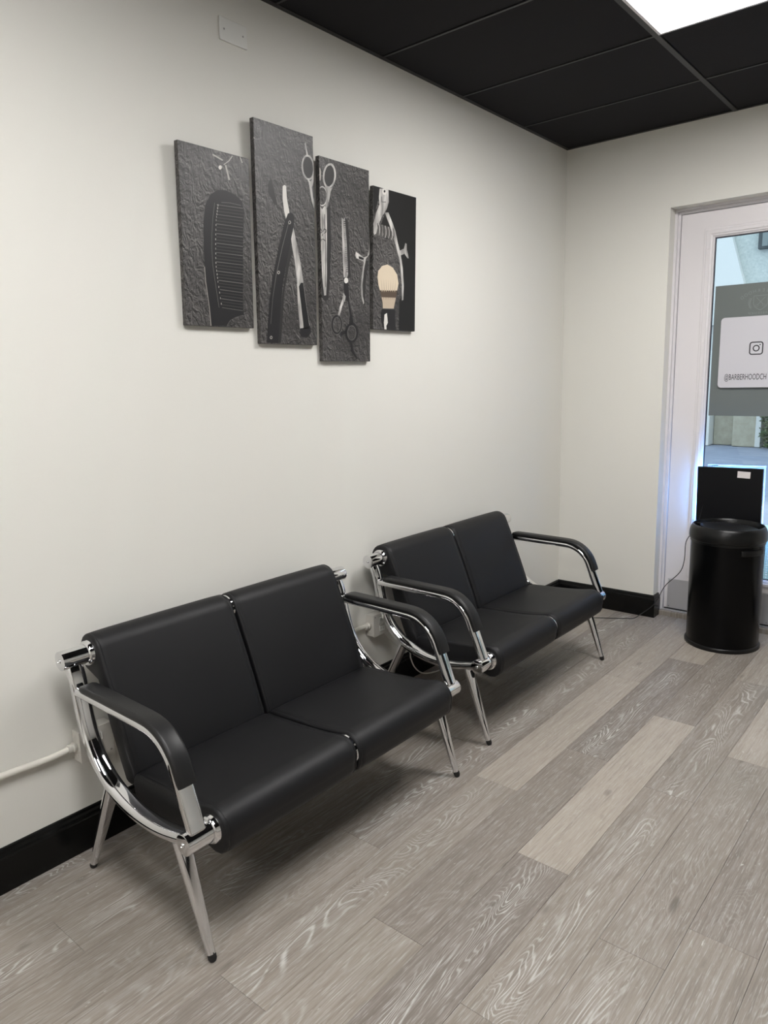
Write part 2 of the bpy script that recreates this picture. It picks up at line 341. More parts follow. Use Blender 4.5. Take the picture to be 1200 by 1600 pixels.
ART = [
 [
  ('dark',1,[(102,2),(100,48),(94,92),(88,180),(86,259),(90,349),(101,405),(125,442),(158,462),(192,466),(232,458),(262,442),(270,412),(260,280),(250,73),(254,45),(216,36),(189,24),(174,4)]),
  ('dark2',2,[(143,417),(265,424),(260,280),(248,60),(154,64),(145,141),(136,215),(131,290),(135,366)]),
  ('line',3,[(147,411),(265,416),(266,419),(148,413)]),
  ('tooth',3,[(147,400),(265,405),(266,409),(148,403)]),
  ('tooth',3,[(146,389),(264,394),(265,398),(147,393)]),
  ('line',3,[(146,379),(264,384),(264,386),(146,381)]),
  ('tooth',3,[(145,368),(263,372),(264,376),(146,371)]),
  ('tooth',3,[(145,357),(263,361),(264,365),(145,361)]),
  ('line',3,[(144,347),(262,351),(263,353),(145,350)]),
  ('tooth',3,[(144,336),(262,339),(262,343),(144,339)]),
  ('tooth',3,[(143,325),(261,328),(262,332),(144,329)]),
  ('line',3,[(143,315),(261,318),(261,321),(143,318)]),
  ('tooth',3,[(142,304),(260,307),(261,310),(143,308)]),
  ('tooth',3,[(141,293),(259,296),(260,300),(142,297)]),
  ('line',3,[(141,283),(259,285),(260,288),(142,286)]),
  ('tooth',3,[(140,272),(258,274),(259,278),(141,276)]),
  ('tooth',3,[(140,262),(258,263),(259,267),(141,265)]),
  ('line',3,[(139,252),(257,253),(258,256),(140,254)]),
  ('tooth',3,[(139,241),(257,242),(258,245),(139,244)]),
  ('tooth',3,[(138,230),(256,231),(257,235),(139,234)]),
  ('line',3,[(138,220),(256,221),(257,223),(138,223)]),
  ('tooth',3,[(138,209),(255,209),(256,213),(139,213)]),
  ('tooth',3,[(140,199),(255,198),(256,202),(140,203)]),
  ('line',3,[(141,189),(254,188),(255,191),(141,192)]),
  ('tooth',3,[(142,178),(254,177),(255,181),(143,182)]),
  ('tooth',3,[(143,168),(253,166),(254,170),(144,172)]),
  ('line',3,[(144,158),(253,156),(253,159),(145,161)]),
  ('tooth',3,[(145,148),(252,145),(253,148),(146,151)]),
  ('tooth',3,[(146,137),(252,134),(252,138),(147,141)]),
  ('line',3,[(148,127),(251,124),(252,126),(148,130)]),
  ('tooth',3,[(149,117),(251,113),(251,116),(149,120)]),
  ('tooth',3,[(150,106),(250,102),(251,106),(151,110)]),
  ('line',3,[(151,96),(250,92),(250,94),(152,99)]),
  ('tooth',3,[(152,86),(249,81),(250,84),(153,89)]),
  ('tooth',3,[(153,75),(248,70),(249,74),(154,79)]),
  ('line',3,[(154,66),(248,60),(249,62),(155,68)]),
  ('line',4,[(140,417),(129,365),(131,365),(142,417)]),
  ('line',4,[(129,365),(122,313),(124,314),(131,365)]),
  ('line',4,[(122,313),(119,263),(121,263),(124,314)]),
  ('line',4,[(119,263),(120,213),(122,214),(121,263)]),
  ('line',4,[(120,213),(126,164),(128,164),(122,214)]),
  ('line',4,[(126,164),(133,115),(135,115),(128,164)]),
  ('line',4,[(133,115),(140,66),(142,66),(135,115)]),
  ('light',4,[(153,414),(153,407),(156,408),(156,415)]),
  ('light',4,[(151,404),(151,398),(154,398),(154,405)]),
  ('light',4,[(149,394),(149,388),(152,388),(151,395)]),
  ('light',4,[(147,384),(147,378),(150,378),(149,385)]),
  ('light',4,[(145,375),(145,368),(147,369),(147,375)]),
  ('light',4,[(143,363),(143,357),(145,358),(145,364)]),
  ('light',4,[(141,347),(141,341),(144,342),(144,348)]),
  ('light',4,[(140,332),(140,325),(143,326),(142,332)]),
  ('light',4,[(138,316),(139,309),(141,310),(141,316)]),
  ('light',4,[(137,300),(137,293),(140,294),(140,300)]),
  ('light',4,[(136,284),(136,277),(139,278),(139,284)]),
  ('light',4,[(136,268),(136,262),(138,262),(138,269)]),
  ('light',4,[(135,252),(135,246),(138,246),(138,253)]),
  ('light',4,[(134,237),(135,230),(137,231),(137,237)]),
  ('light',4,[(134,221),(134,214),(137,215),(137,221)]),
  ('light',4,[(134,207),(135,201),(137,201),(137,208)]),
  ('light',4,[(136,195),(136,188),(139,189),(138,195)]),
  ('light',4,[(137,182),(137,176),(140,176),(140,183)]),
  ('light',4,[(138,170),(139,164),(141,164),(141,171)]),
  ('light',4,[(140,158),(140,151),(142,152),(142,158)]),
  ('light',4,[(142,140),(142,134),(145,134),(145,140)]),
  ('light',4,[(145,121),(145,115),(148,115),(147,121)]),
  ('light',4,[(147,102),(148,96),(150,96),(150,102)]),
  ('light',4,[(150,83),(150,77),(153,77),(153,83)]),
  ('light',4,[(85,200),(87,150),(89,151),(87,200)]),
  ('light',4,[(87,150),(92,111),(94,112),(89,151)]),
  ('light',4,[(92,111),(98,63),(100,63),(94,112)]),
  ('light',4,[(98,63),(101,2),(104,2),(100,63)]),
  ('line',4,[(169,422),(210,426),(210,428),(170,424)]),
  ('line',4,[(209,426),(257,425),(258,427),(210,428)]),
  ('line',4,[(175,5),(189,23),(187,24),(173,6)]),
  ('line',4,[(189,23),(216,36),(215,37),(188,24)]),
  ('line',4,[(216,36),(250,44),(250,46),(215,37)]),
  ('tooth',4,[(201,25),(249,24),(249,26),(202,27)]),
  ('tooth',4,[(201,14),(248,14),(249,16),(201,16)]),
  ('white',4,[(178,538),(177,535),(175,532),(172,530),(169,529),(166,530),(164,532),(163,535),(164,538),(166,541),(169,543),(173,544),(176,543),(178,541)]),
  ('light',3,[(139,570),(182,560),(185,564),(142,575)]),
  ('light',3,[(225,586),(209,567),(212,565),(228,584)]),
  ('light',3,[(209,567),(185,549),(187,547),(212,565)]),
  ('light',3,[(191,548),(198,524),(205,527),(198,550)]),
  ('light',3,[(198,524),(205,501),(212,504),(205,527)]),
  ('light',3,[(258,587),(268,569),(272,571),(262,589)]),
  ('line',3,[(144,504),(153,485),(156,486),(147,505)]),
  ('line',3,[(153,486),(147,464),(150,464),(156,486)]),
 ],
 [
  ('shade',1,[(78,598),(89,578),(99,530),(106,506),(87,511),(76,526),(61,545),(60,572),(68,590)]),
  ('line',2,[(21,725),(53,658),(55,659),(23,726)]),
  ('line',2,[(53,658),(81,592),(83,593),(55,659)]),
  ('line',2,[(81,593),(105,509),(107,509),(83,593)]),
  ('white',3,[(133,581),(143,587),(151,584),(153,540),(163,497),(164,486),(154,467),(146,465),(137,492),(131,536)]),
  ('silver',2,[(164,439),(175,462),(184,436),(198,384),(215,320),(229,243),(227,237),(194,234),(186,298),(173,374)]),
  ('silver',2,[(194,240),(229,243),(243,154),(258,78),(257,63),(204,60),(197,139)]),
  ('dark2',3,[(204,223),(215,238),(228,239),(242,154),(259,66),(225,61),(216,135)]),
  ('dark',3,[(204,63),(259,73),(266,51),(250,33),(227,28),(206,32)]),
  ('light',4,[(192,233),(203,151),(206,152),(196,234)]),
  ('light',4,[(203,151),(217,64),(220,64),(206,152)]),
  ('line',3,[(170,374),(189,286),(191,287),(173,374)]),
  ('line',3,[(189,286),(195,222),(197,222),(191,287)]),
  ('dark',4,[(156,487),(173,493),(185,487),(189,473),(184,444),(164,380),(142,306),(120,227),(105,140),(94,60),(86,4),(28,4),(34,58),(50,168),(71,254),(101,349),(135,448)]),
  ('shade',1,[(178,432),(188,378),(158,307),(126,195),(111,77),(101,5),(78,4),(105,140),(142,306)]),
  ('line',5,[(161,463),(119,358),(122,357),(163,463)]),
  ('line',5,[(119,357),(85,256),(88,256),(122,357)]),
  ('line',5,[(85,256),(64,169),(66,169),(88,256)]),
  ('line',5,[(64,169),(50,74),(52,74),(66,169)]),
  ('light',5,[(171,457),(169,453),(166,454),(167,457)]),
  ('light',5,[(169,453),(165,450),(164,452),(166,454)]),
  ('light',5,[(165,450),(161,449),(162,452),(164,452)]),
  ('light',5,[(161,449),(157,451),(160,453),(162,452)]),
  ('light',5,[(157,451),(156,455),(159,455),(160,453)]),
  ('light',5,[(156,455),(158,459),(160,458),(159,455)]),
  ('light',5,[(158,459),(161,462),(162,460),(160,458)]),
  ('light',5,[(161,462),(166,463),(165,460),(162,460)]),
  ('light',5,[(166,463),(169,461),(167,459),(165,460)]),
  ('light',5,[(169,461),(171,457),(167,457),(167,459)]),
  ('light',5,[(106,267),(104,263),(102,265),(103,267)]),
  ('light',5,[(104,263),(101,261),(100,263),(102,265)]),
  ('light',5,[(101,261),(97,260),(98,263),(100,263)]),
  ('light',5,[(97,260),(93,262),(96,264),(98,263)]),
  ('light',5,[(93,262),(92,266),(95,266),(96,264)]),
  ('light',5,[(92,266),(94,270),(96,268),(95,266)]),
  ('light',5,[(94,270),(97,272),(98,270),(96,268)]),
  ('light',5,[(97,272),(101,273),(100,270),(98,270)]),
  ('light',5,[(101,273),(105,271),(102,269),(100,270)]),
  ('light',5,[(105,271),(106,267),(103,267),(102,269)]),
  ('light',5,[(57,24),(56,20),(54,22),(54,24)]),
  ('light',5,[(56,20),(53,18),(52,20),(54,22)]),
  ('light',5,[(53,18),(49,18),(50,20),(52,20)]),
  ('light',5,[(49,18),(45,20),(48,22),(50,20)]),
  ('light',5,[(45,20),(44,24),(47,24),(48,22)]),
  ('light',5,[(44,24),(46,27),(48,26),(47,24)]),
  ('light',5,[(46,27),(49,30),(50,27),(48,26)]),
  ('light',5,[(49,30),(53,30),(52,27),(50,27)]),
  ('light',5,[(53,30),(56,28),(54,26),(52,27)]),
  ('light',5,[(56,28),(57,24),(54,24),(54,26)]),
  ('silver',3,[(299,683),(299,669),(297,669),(296,680)]),
  ('silver',3,[(299,669),(299,656),(295,658),(297,669)]),
  ('silver',3,[(299,656),(297,644),(291,648),(295,658)]),
  ('silver',3,[(297,644),(290,635),(285,640),(291,648)]),
  ('silver',3,[(290,635),(280,629),(278,635),(285,640)]),
  ('silver',3,[(280,629),(270,626),(271,633),(278,635)]),
  ('silver',3,[(270,626),(260,627),(263,633),(271,633)]),
  ('silver',3,[(260,627),(251,631),(256,638),(263,633)]),
  ('silver',3,[(251,631),(243,639),(250,644),(256,638)]),
  ('silver',3,[(243,639),(238,649),(245,653),(250,644)]),
  ('silver',3,[(238,649),(234,661),(243,664),(245,653)]),
  ('silver',3,[(234,661),(234,674),(242,675),(243,664)]),
  ('silver',3,[(234,674),(237,687),(244,686),(242,675)]),
  ('silver',3,[(237,687),(242,699),(248,696),(244,686)]),
  ('silver',3,[(242,699),(249,708),(253,704),(248,696)]),
  ('silver',3,[(249,708),(258,715),(260,709),(253,704)]),
  ('silver',3,[(258,715),(268,718),(268,711),(260,709)]),
  ('silver',3,[(268,718),(278,718),(276,710),(268,711)]),
  ('silver',3,[(278,718),(288,713),(283,707),(276,710)]),
  ('silver',3,[(288,713),(296,706),(289,700),(283,707)]),
  ('silver',3,[(296,706),(299,695),(294,691),(289,700)]),
  ('silver',3,[(299,695),(299,683),(296,680),(294,691)]),
  ('shade',2,[(297,678),(295,662),(288,648),(278,637),(268,632),(257,633),(248,640),(243,651),(242,666),(244,681),(251,695),(260,706),(271,712),(282,711),(290,704),(296,693)]),
  ('silver',3,[(253,756),(256,738),(264,741),(260,759)]),
  ('silver',3,[(257,738),(263,714),(270,717),(264,741)]),
  ('silver',3,[(262,630),(282,624),(299,647),(297,624),(288,603),(292,572),(299,545),(299,520),(286,549),(277,588),(271,618)]),
 ],
 [
  ('silver',4,[(95,730),(91,716),(82,717),(85,729)]),
  ('silver',4,[(91,716),(85,703),(78,706),(82,717)]),
  ('silver',4,[(85,703),(77,691),(71,697),(78,706)]),
  ('silver',4,[(77,691),(66,683),(63,690),(71,697)]),
  ('silver',4,[(66,683),(56,678),(55,685),(63,690)]),
  ('silver',4,[(56,678),(45,676),(47,684),(55,685)]),
  ('silver',4,[(45,676),(35,679),(40,686),(47,684)]),
  ('silver',4,[(35,679),(27,685),(34,692),(40,686)]),
  ('silver',4,[(27,685),(22,694),(30,700),(34,692)]),
  ('silver',4,[(22,694),(19,706),(28,710),(30,700)]),
  ('silver',4,[(19,706),(19,719),(29,721),(28,710)]),
  ('silver',4,[(19,719),(22,733),(31,732),(29,721)]),
  ('silver',4,[(22,733),(28,746),(36,743),(31,732)]),
  ('silver',4,[(28,746),(37,758),(42,753),(36,743)]),
  ('silver',4,[(37,758),(47,767),(50,760),(42,753)]),
  ('silver',4,[(47,767),(58,772),(58,764),(50,760)]),
  ('silver',4,[(58,772),(69,774),(66,766),(58,764)]),
  ('silver',4,[(69,774),(78,772),(73,763),(66,766)]),
  ('silver',4,[(78,772),(87,765),(79,758),(73,763)]),
  ('silver',4,[(87,765),(92,756),(83,750),(79,758)]),
  ('silver',4,[(92,756),(95,744),(85,740),(83,750)]),
  ('silver',4,[(95,744),(95,730),(85,729),(85,740)]),
  ('shade',3,[(86,731),(84,715),(77,701),(67,690),(56,685),(45,686),(36,693),(30,704),(28,719),(30,735),(37,749),(46,759),(57,765),(69,764),(78,757),(84,745)]),
  ('silver',4,[(27,696),(39,681),(64,679),(75,687),(63,667),(55,639),(41,604),(29,589),(32,616),(41,643),(36,668)]),
  ('light',4,[(9,722),(8,709),(6,700),(2,696),(1,699),(1,707),(1,719),(1,732),(1,742),(3,746),(6,743),(9,734)]),
  ('silver',3,[(44,647),(42,634),(36,634),(38,646)]),
  ('silver',3,[(42,634),(36,621),(32,624),(36,634)]),
  ('silver',3,[(36,621),(28,611),(25,615),(32,624)]),
  ('silver',3,[(28,611),(18,605),(17,610),(25,615)]),
  ('silver',3,[(18,605),(7,604),(8,608),(17,610)]),
  ('silver',3,[(7,604),(1,606),(1,611),(8,608)]),
  ('silver',3,[(1,606),(1,613),(1,617),(1,611)]),
  ('silver',3,[(1,613),(1,624),(1,626),(1,617)]),
  ('silver',3,[(1,624),(1,636),(1,637),(1,626)]),
  ('silver',3,[(1,636),(1,649),(1,637)]),
  ('silver',3,[(1,649),(1,661),(1,659)]),
  ('silver',3,[(1,661),(1,671),(1,668),(1,659)]),
  ('silver',3,[(1,671),(8,678),(9,673),(1,668)]),
  ('silver',3,[(8,678),(19,680),(18,675),(9,673)]),
  ('silver',3,[(19,680),(29,677),(26,672),(18,675)]),
  ('silver',3,[(29,677),(37,670),(32,666),(26,672)]),
  ('silver',3,[(37,670),(42,660),(37,657),(32,666)]),
  ('silver',3,[(42,660),(44,647),(38,646),(37,657)]),
  ('silver',4,[(1,587),(1,602),(12,592),(26,608),(39,597),(36,461),(32,334),(26,264),(14,262),(5,331),(1,443),(1,550)]),
  ('shade',1,[(38,597),(59,620),(60,464),(50,336),(38,246),(14,241),(1,262),(1,393),(34,397)]),
  ('light',5,[(2,572),(6,458),(10,458),(7,573)]),
  ('light',5,[(6,458),(14,294),(19,295),(10,458)]),
  ('line',5,[(23,575),(25,460),(29,461),(27,576)]),
  ('line',5,[(25,460),(22,295),(26,296),(29,461)]),
  ('dark',6,[(1,509),(3,518),(1,519),(1,510)]),
  ('dark',6,[(1,517),(7,507),(11,508),(3,519)]),
  ('dark',6,[(7,508),(2,502),(5,501),(10,507)]),
  ('dark',6,[(4,503),(1,504),(1,502),(2,501)]),
  ('dark',6,[(18,509),(22,520),(19,520),(15,509)]),
  ('dark',6,[(20,518),(31,516),(33,519),(21,521)]),
  ('dark',6,[(30,517),(28,507),(32,507),(34,517)]),
  ('dark',6,[(29,508),(19,504),(21,502),(30,506)]),
  ('dark',6,[(1,469),(7,477),(4,479),(1,471)]),
  ('dark',6,[(6,477),(17,478),(17,481),(6,479)]),
  ('dark',6,[(16,478),(26,472),(29,474),(18,481)]),
  ('dark',6,[(11,500),(7,491),(10,491),(14,500)]),
  ('shade',1,[(146,581),(163,571),(171,465),(176,347),(155,339),(156,464)]),
  ('silver',3,[(125,578),(136,573),(145,581),(155,477),(160,359),(155,344),(133,342),(128,460)]),
  ('dark',4,[(136,562),(150,563),(151,566),(137,565)]),
  ('dark',4,[(137,554),(151,555),(151,558),(137,557)]),
  ('dark',4,[(137,546),(151,547),(152,550),(138,549)]),
  ('dark',4,[(138,538),(152,539),(152,542),(138,541)]),
  ('dark',4,[(138,531),(152,531),(153,534),(139,533)]),
  ('dark',4,[(139,523),(153,523),(153,526),(139,525)]),
  ('dark',4,[(139,515),(153,515),(154,518),(140,518)]),
  ('dark',4,[(139,507),(154,508),(154,510),(140,510)]),
  ('dark',4,[(140,499),(154,500),(155,502),(141,502)]),
  ('dark',4,[(140,491),(155,492),(155,495),(141,494)]),
  ('dark',4,[(141,483),(155,484),(156,487),(142,486)]),
  ('dark',4,[(141,476),(156,476),(156,479),(142,478)]),
  ('dark',4,[(142,468),(156,468),(157,471),(143,470)]),
  ('dark',4,[(142,460),(157,460),(157,463),(143,463)]),
  ('dark',4,[(143,452),(157,453),(158,455),(144,455)]),
  ('dark',4,[(143,444),(157,445),(158,447),(144,447)]),
  ('dark',4,[(144,436),(158,437),(159,440),(144,439)]),
  ('dark',4,[(144,429),(158,429),(159,432),(145,431)]),
  ('dark',4,[(145,421),(159,421),(160,424),(145,424)]),
  ('dark',4,[(145,413),(159,413),(160,416),(146,416)]),
  ('dark',4,[(146,405),(160,406),(161,408),(146,408)]),
  ('dark',4,[(146,397),(160,398),(161,400),(147,400)]),
  ('dark',4,[(147,390),(161,390),(161,393),(147,392)]),
  ('dark',4,[(147,382),(161,382),(162,385),(148,385)]),
  ('dark',4,[(148,374),(162,374),(162,377),(148,377)]),
  ('dark',4,[(148,366),(162,366),(163,369),(149,369)]),
  ('dark',3,[(131,343),(160,346),(162,307),(165,255),(157,242),(145,254),(134,285)]),
  ('white',5,[(160,333),(159,328),(155,323),(150,321),(144,320),(139,322),(135,326),(134,331),(136,336),(139,340),(144,343),(150,343),(156,342),(159,338)]),
  ('silver',4,[(128,282),(144,267),(139,253),(118,220),(104,184),(91,183),(105,222),(124,256)]),
  ('dark',4,[(122,151),(120,140),(106,142),(107,151)]),
  ('dark',4,[(120,140),(116,129),(104,134),(106,142)]),
  ('dark',4,[(116,129),(109,119),(99,128),(104,134)]),
  ('dark',4,[(109,119),(100,113),(94,123),(99,128)]),
  ('dark',4,[(100,113),(90,109),(88,120),(94,123)]),
  ('dark',4,[(90,109),(79,109),(81,120),(88,120)]),
  ('dark',4,[(79,109),(69,112),(75,122),(81,120)]),
  ('dark',4,[(69,112),(61,118),(70,126),(75,122)]),
  ('dark',4,[(61,118),(54,126),(66,133),(70,126)]),
  ('dark',4,[(54,126),(50,137),(64,140),(66,133)]),
  ('dark',4,[(50,137),(49,148),(63,149),(64,140)]),
  ('dark',4,[(49,148),(51,160),(64,157),(63,149)]),
  ('dark',4,[(51,160),(55,171),(67,165),(64,157)]),
  ('dark',4,[(55,171),(62,180),(71,172),(67,165)]),
  ('dark',4,[(62,180),(71,187),(77,177),(71,172)]),
  ('dark',4,[(71,187),(81,191),(83,180),(77,177)]),
  ('dark',4,[(81,191),(91,191),(89,180),(83,180)]),
  ('dark',4,[(91,191),(101,188),(95,178),(89,180)]),
  ('dark',4,[(101,188),(110,183),(100,173),(95,178)]),
  ('dark',4,[(110,183),(117,174),(104,167),(100,173)]),
  ('dark',4,[(117,174),(121,163),(107,159),(104,167)]),
  ('dark',4,[(121,163),(122,151),(107,151),(107,159)]),
  ('line',5,[(111,151),(110,141),(106,142),(107,151)]),
  ('line',5,[(110,141),(106,132),(103,134),(106,142)]),
  ('line',5,[(106,132),(101,125),(99,127),(103,134)]),
  ('line',5,[(101,125),(94,120),(93,123),(99,127)]),
  ('line',5,[(94,120),(86,118),(87,121),(93,123)]),
  ('line',5,[(86,118),(79,120),(80,123),(87,121)]),
  ('line',5,[(79,120),(72,124),(75,126),(80,123)]),
  ('line',5,[(72,124),(67,131),(70,132),(75,126)]),
  ('line',5,[(67,131),(64,139),(68,140),(70,132)]),
  ('line',5,[(64,139),(63,149),(67,149),(68,140)]),
  ('line',5,[(63,149),(64,159),(68,158),(67,149)]),
  ('line',5,[(64,159),(68,167),(71,166),(68,158)]),
  ('line',5,[(68,167),(73,175),(76,172),(71,166)]),
  ('line',5,[(73,175),(80,179),(81,177),(76,172)]),
  ('line',5,[(80,179),(88,181),(88,178),(81,177)]),
  ('line',5,[(88,181),(95,180),(94,177),(88,178)]),
  ('line',5,[(95,180),(102,176),(100,174),(94,177)]),
  ('line',5,[(102,176),(107,169),(104,167),(100,174)]),
  ('line',5,[(107,169),(110,161),(107,160),(104,167)]),
  ('line',5,[(110,161),(111,151),(107,151),(107,160)]),
  ('line',5,[(122,151),(120,138),(117,139),(119,151)]),
  ('line',5,[(120,138),(115,127),(112,128),(117,139)]),
  ('line',5,[(115,127),(106,117),(104,119),(112,128)]),
  ('line',5,[(106,117),(96,111),(95,113),(104,119)]),
  ('line',5,[(96,111),(84,108),(84,111),(95,113)]),
  ('line',5,[(84,108),(73,110),(74,112),(84,111)]),
  ('line',5,[(73,110),(63,115),(65,117),(74,112)]),
  ('line',5,[(63,115),(55,124),(58,126),(65,117)]),
  ('line',5,[(55,124),(50,136),(53,136),(58,126)]),
  ('line',5,[(50,136),(49,148),(52,148),(53,136)]),
  ('line',5,[(49,148),(51,161),(54,160),(52,148)]),
  ('line',5,[(51,161),(56,173),(59,172),(54,160)]),
  ('line',5,[(56,173),(64,182),(66,181),(59,172)]),
  ('line',5,[(64,182),(75,189),(76,187),(66,181)]),
  ('line',5,[(75,189),(86,191),(86,189),(76,187)]),
  ('line',5,[(86,191),(97,190),(96,188),(86,189)]),
  ('line',5,[(97,190),(108,185),(106,183),(96,188)]),
  ('line',5,[(108,185),(116,176),(113,174),(106,183)]),
  ('line',5,[(116,176),(121,164),(118,163),(113,174)]),
  ('line',5,[(121,164),(122,151),(119,151),(118,163)]),
  ('dark',4,[(221,121),(219,109),(204,112),(206,120)]),
  ('dark',4,[(219,109),(213,97),(201,103),(204,112)]),
  ('dark',4,[(213,97),(205,88),(195,97),(201,103)]),
  ('dark',4,[(205,88),(195,81),(189,92),(195,97)]),
  ('dark',4,[(195,81),(183,78),(181,89),(189,92)]),
  ('dark',4,[(183,78),(171,77),(173,89),(181,89)]),
  ('dark',4,[(171,77),(160,80),(166,91),(173,89)]),
  ('dark',4,[(160,80),(150,87),(160,95),(166,91)]),
  ('dark',4,[(150,87),(142,95),(155,102),(160,95)]),
  ('dark',4,[(142,95),(138,106),(152,110),(155,102)]),
  ('dark',4,[(138,106),(136,118),(151,118),(152,110)]),
  ('dark',4,[(136,118),(138,130),(152,127),(151,118)]),
  ('dark',4,[(138,130),(143,141),(156,135),(152,127)]),
  ('dark',4,[(143,141),(151,150),(161,142),(156,135)]),
  ('dark',4,[(151,150),(162,157),(168,147),(161,142)]),
  ('dark',4,[(162,157),(173,161),(175,150),(168,147)]),
  ('dark',4,[(173,161),(185,162),(183,150),(175,150)]),
  ('dark',4,[(185,162),(197,159),(190,148),(183,150)]),
  ('dark',4,[(197,159),(207,153),(197,143),(190,148)]),
  ('dark',4,[(207,153),(215,144),(202,137),(197,143)]),
  ('dark',4,[(215,144),(220,133),(205,129),(202,137)]),
  ('dark',4,[(220,133),(221,121),(206,120),(205,129)]),
  ('line',5,[(207,120),(205,110),(201,111),(202,120)]),
  ('line',5,[(205,110),(201,101),(197,103),(201,111)]),
  ('line',5,[(201,101),(194,94),(192,96),(197,103)]),
  ('line',5,[(194,94),(186,89),(185,92),(192,96)]),
  ('line',5,[(186,89),(177,87),(177,90),(185,92)]),
  ('line',5,[(177,87),(169,89),(170,91),(177,90)]),
  ('line',5,[(169,89),(161,93),(163,95),(170,91)]),
  ('line',5,[(161,93),(155,100),(158,102),(163,95)]),
  ('line',5,[(155,100),(151,108),(155,110),(158,102)]),
  ('line',5,[(151,108),(150,118),(154,118),(155,110)]),
  ('line',5,[(150,118),(152,128),(155,127),(154,118)]),
  ('line',5,[(152,128),(156,137),(159,136),(155,127)]),
  ('line',5,[(156,137),(162,145),(164,142),(159,136)]),
  ('line',5,[(162,145),(170,149),(171,147),(164,142)]),
  ('line',5,[(170,149),(179,151),(179,148),(171,147)]),
  ('line',5,[(179,151),(188,150),(186,147),(179,148)]),
  ('line',5,[(188,150),(195,146),(193,143),(186,147)]),
  ('line',5,[(195,146),(202,139),(198,137),(193,143)]),
  ('line',5,[(202,139),(205,130),(202,129),(198,137)]),
  ('line',5,[(205,130),(207,120),(202,120),(202,129)]),
  ('dark',4,[(151,251),(165,252),(176,211),(191,160),(171,156),(160,197)]),
  ('line',5,[(151,248),(162,190),(166,191),(155,248)]),
  ('line',5,[(162,191),(154,155),(158,155),(166,191)]),
  ('dark',4,[(101,121),(142,129),(146,118),(110,104)]),
  ('dark',4,[(165,80),(179,79),(188,44),(218,11),(203,12),(173,41)]),
  ('silver',4,[(299,542),(299,523),(295,474),(285,444),(261,436),(230,447),(211,453),(205,439),(214,428),(255,420),(259,412),(247,364),(239,313),(244,268),(256,241),(262,249),(253,275),(251,321),(260,382),(274,431),(299,454),(299,497)]),
  ('dark2',5,[(228,438),(261,433),(257,425),(229,427)]),
  ('shade',1,[(274,424),(293,426),(276,357),(268,289),(268,236),(256,241),(251,321)]),
 ],
 [
  ('black',1,[(101,599),(299,599),(299,1),(179,1),(181,134),(210,170),(201,311),(160,379),(148,407),(90,392),(45,437),(90,517)]),
  ('black',1,[(1,599),(43,599),(41,569),(16,505),(6,475),(1,532)]),
  ('silver',3,[(41,593),(72,599),(101,599),(104,549),(90,518),(58,482),(33,443),(20,406),(7,399),(1,406),(2,445),(19,491),(41,528),(37,560)]),
  ('white',4,[(91,591),(89,584),(85,578),(78,574),(71,573),(64,574),(60,579),(58,585),(60,592),(64,598),(71,599),(78,599),(84,599),(89,597)]),
  ('dark',5,[(80,589),(80,587),(78,585),(76,583),(73,583),(71,583),(69,585),(68,587),(69,589),(71,592),(73,593),(76,594),(78,593),(80,591)]),
  ('line',4,[(53,563),(55,541),(60,542),(57,564)]),
  ('line',4,[(57,540),(84,544),(84,547),(57,543)]),
  ('silver',3,[(76,501),(101,505),(127,470),(151,433),(167,387),(183,354),(212,366),(222,391),(232,389),(234,365),(249,327),(238,327),(217,344),(190,334),(204,282),(214,205),(210,139),(199,136),(199,204),(183,309),(160,357),(141,398),(115,446)]),
  ('line',4,[(23,449),(28,433),(34,434),(28,451)]),
  ('line',4,[(28,433),(29,416),(34,417),(34,434)]),
  ('line',4,[(29,416),(24,402),(30,402),(34,416)]),
  ('silver',4,[(33,449),(39,432),(45,434),(39,450)]),
  ('silver',4,[(39,432),(39,415),(45,416),(45,433)]),
  ('silver',4,[(39,416),(35,401),(40,401),(45,416)]),
  ('line',4,[(44,448),(50,431),(55,433),(49,449)]),
  ('line',4,[(50,432),(50,415),(55,415),(55,433)]),
  ('line',4,[(50,415),(46,400),(51,400),(55,415)]),
  ('silver',4,[(55,447),(60,431),(66,432),(60,449)]),
  ('silver',4,[(60,431),(61,414),(66,414),(66,432)]),
  ('silver',4,[(61,414),(56,399),(62,399),(66,414)]),
  ('line',4,[(65,447),(71,430),(77,431),(71,448)]),
  ('line',4,[(71,430),(71,413),(77,414),(77,431)]),
  ('line',4,[(71,413),(67,398),(72,398),(77,413)]),
  ('silver',4,[(76,446),(82,429),(88,431),(82,447)]),
  ('silver',4,[(82,430),(82,412),(88,413),(88,430)]),
  ('silver',4,[(82,413),(78,398),(83,398),(88,413)]),
  ('line',4,[(87,445),(93,428),(99,430),(93,447)]),
  ('line',4,[(93,429),(93,411),(99,412),(99,430)]),
  ('line',4,[(93,412),(88,397),(94,397),(99,412)]),
  ('silver',4,[(98,444),(104,428),(110,429),(104,446)]),
  ('silver',4,[(104,428),(104,411),(110,411),(110,429)]),
  ('silver',4,[(104,411),(99,396),(105,396),(110,411)]),
  ('line',4,[(109,444),(115,427),(121,428),(115,445)]),
  ('line',4,[(115,427),(115,410),(121,411),(121,428)]),
  ('line',4,[(115,410),(110,395),(116,395),(121,410)]),
  ('silver',4,[(120,443),(126,426),(132,428),(126,445)]),
  ('silver',4,[(126,427),(126,409),(132,410),(132,427)]),
  ('silver',4,[(126,409),(121,394),(127,394),(132,409)]),
  ('line',4,[(131,442),(137,425),(143,427),(137,444)]),
  ('line',4,[(137,426),(137,408),(143,409),(143,427)]),
  ('line',4,[(137,409),(132,393),(138,393),(143,409)]),
  ('cream',3,[(28,226),(33,252),(59,275),(96,285),(134,275),(165,247),(175,209),(165,178),(44,170),(34,193)]),
  ('brown',3,[(44,170),(165,178),(157,146),(56,141)]),
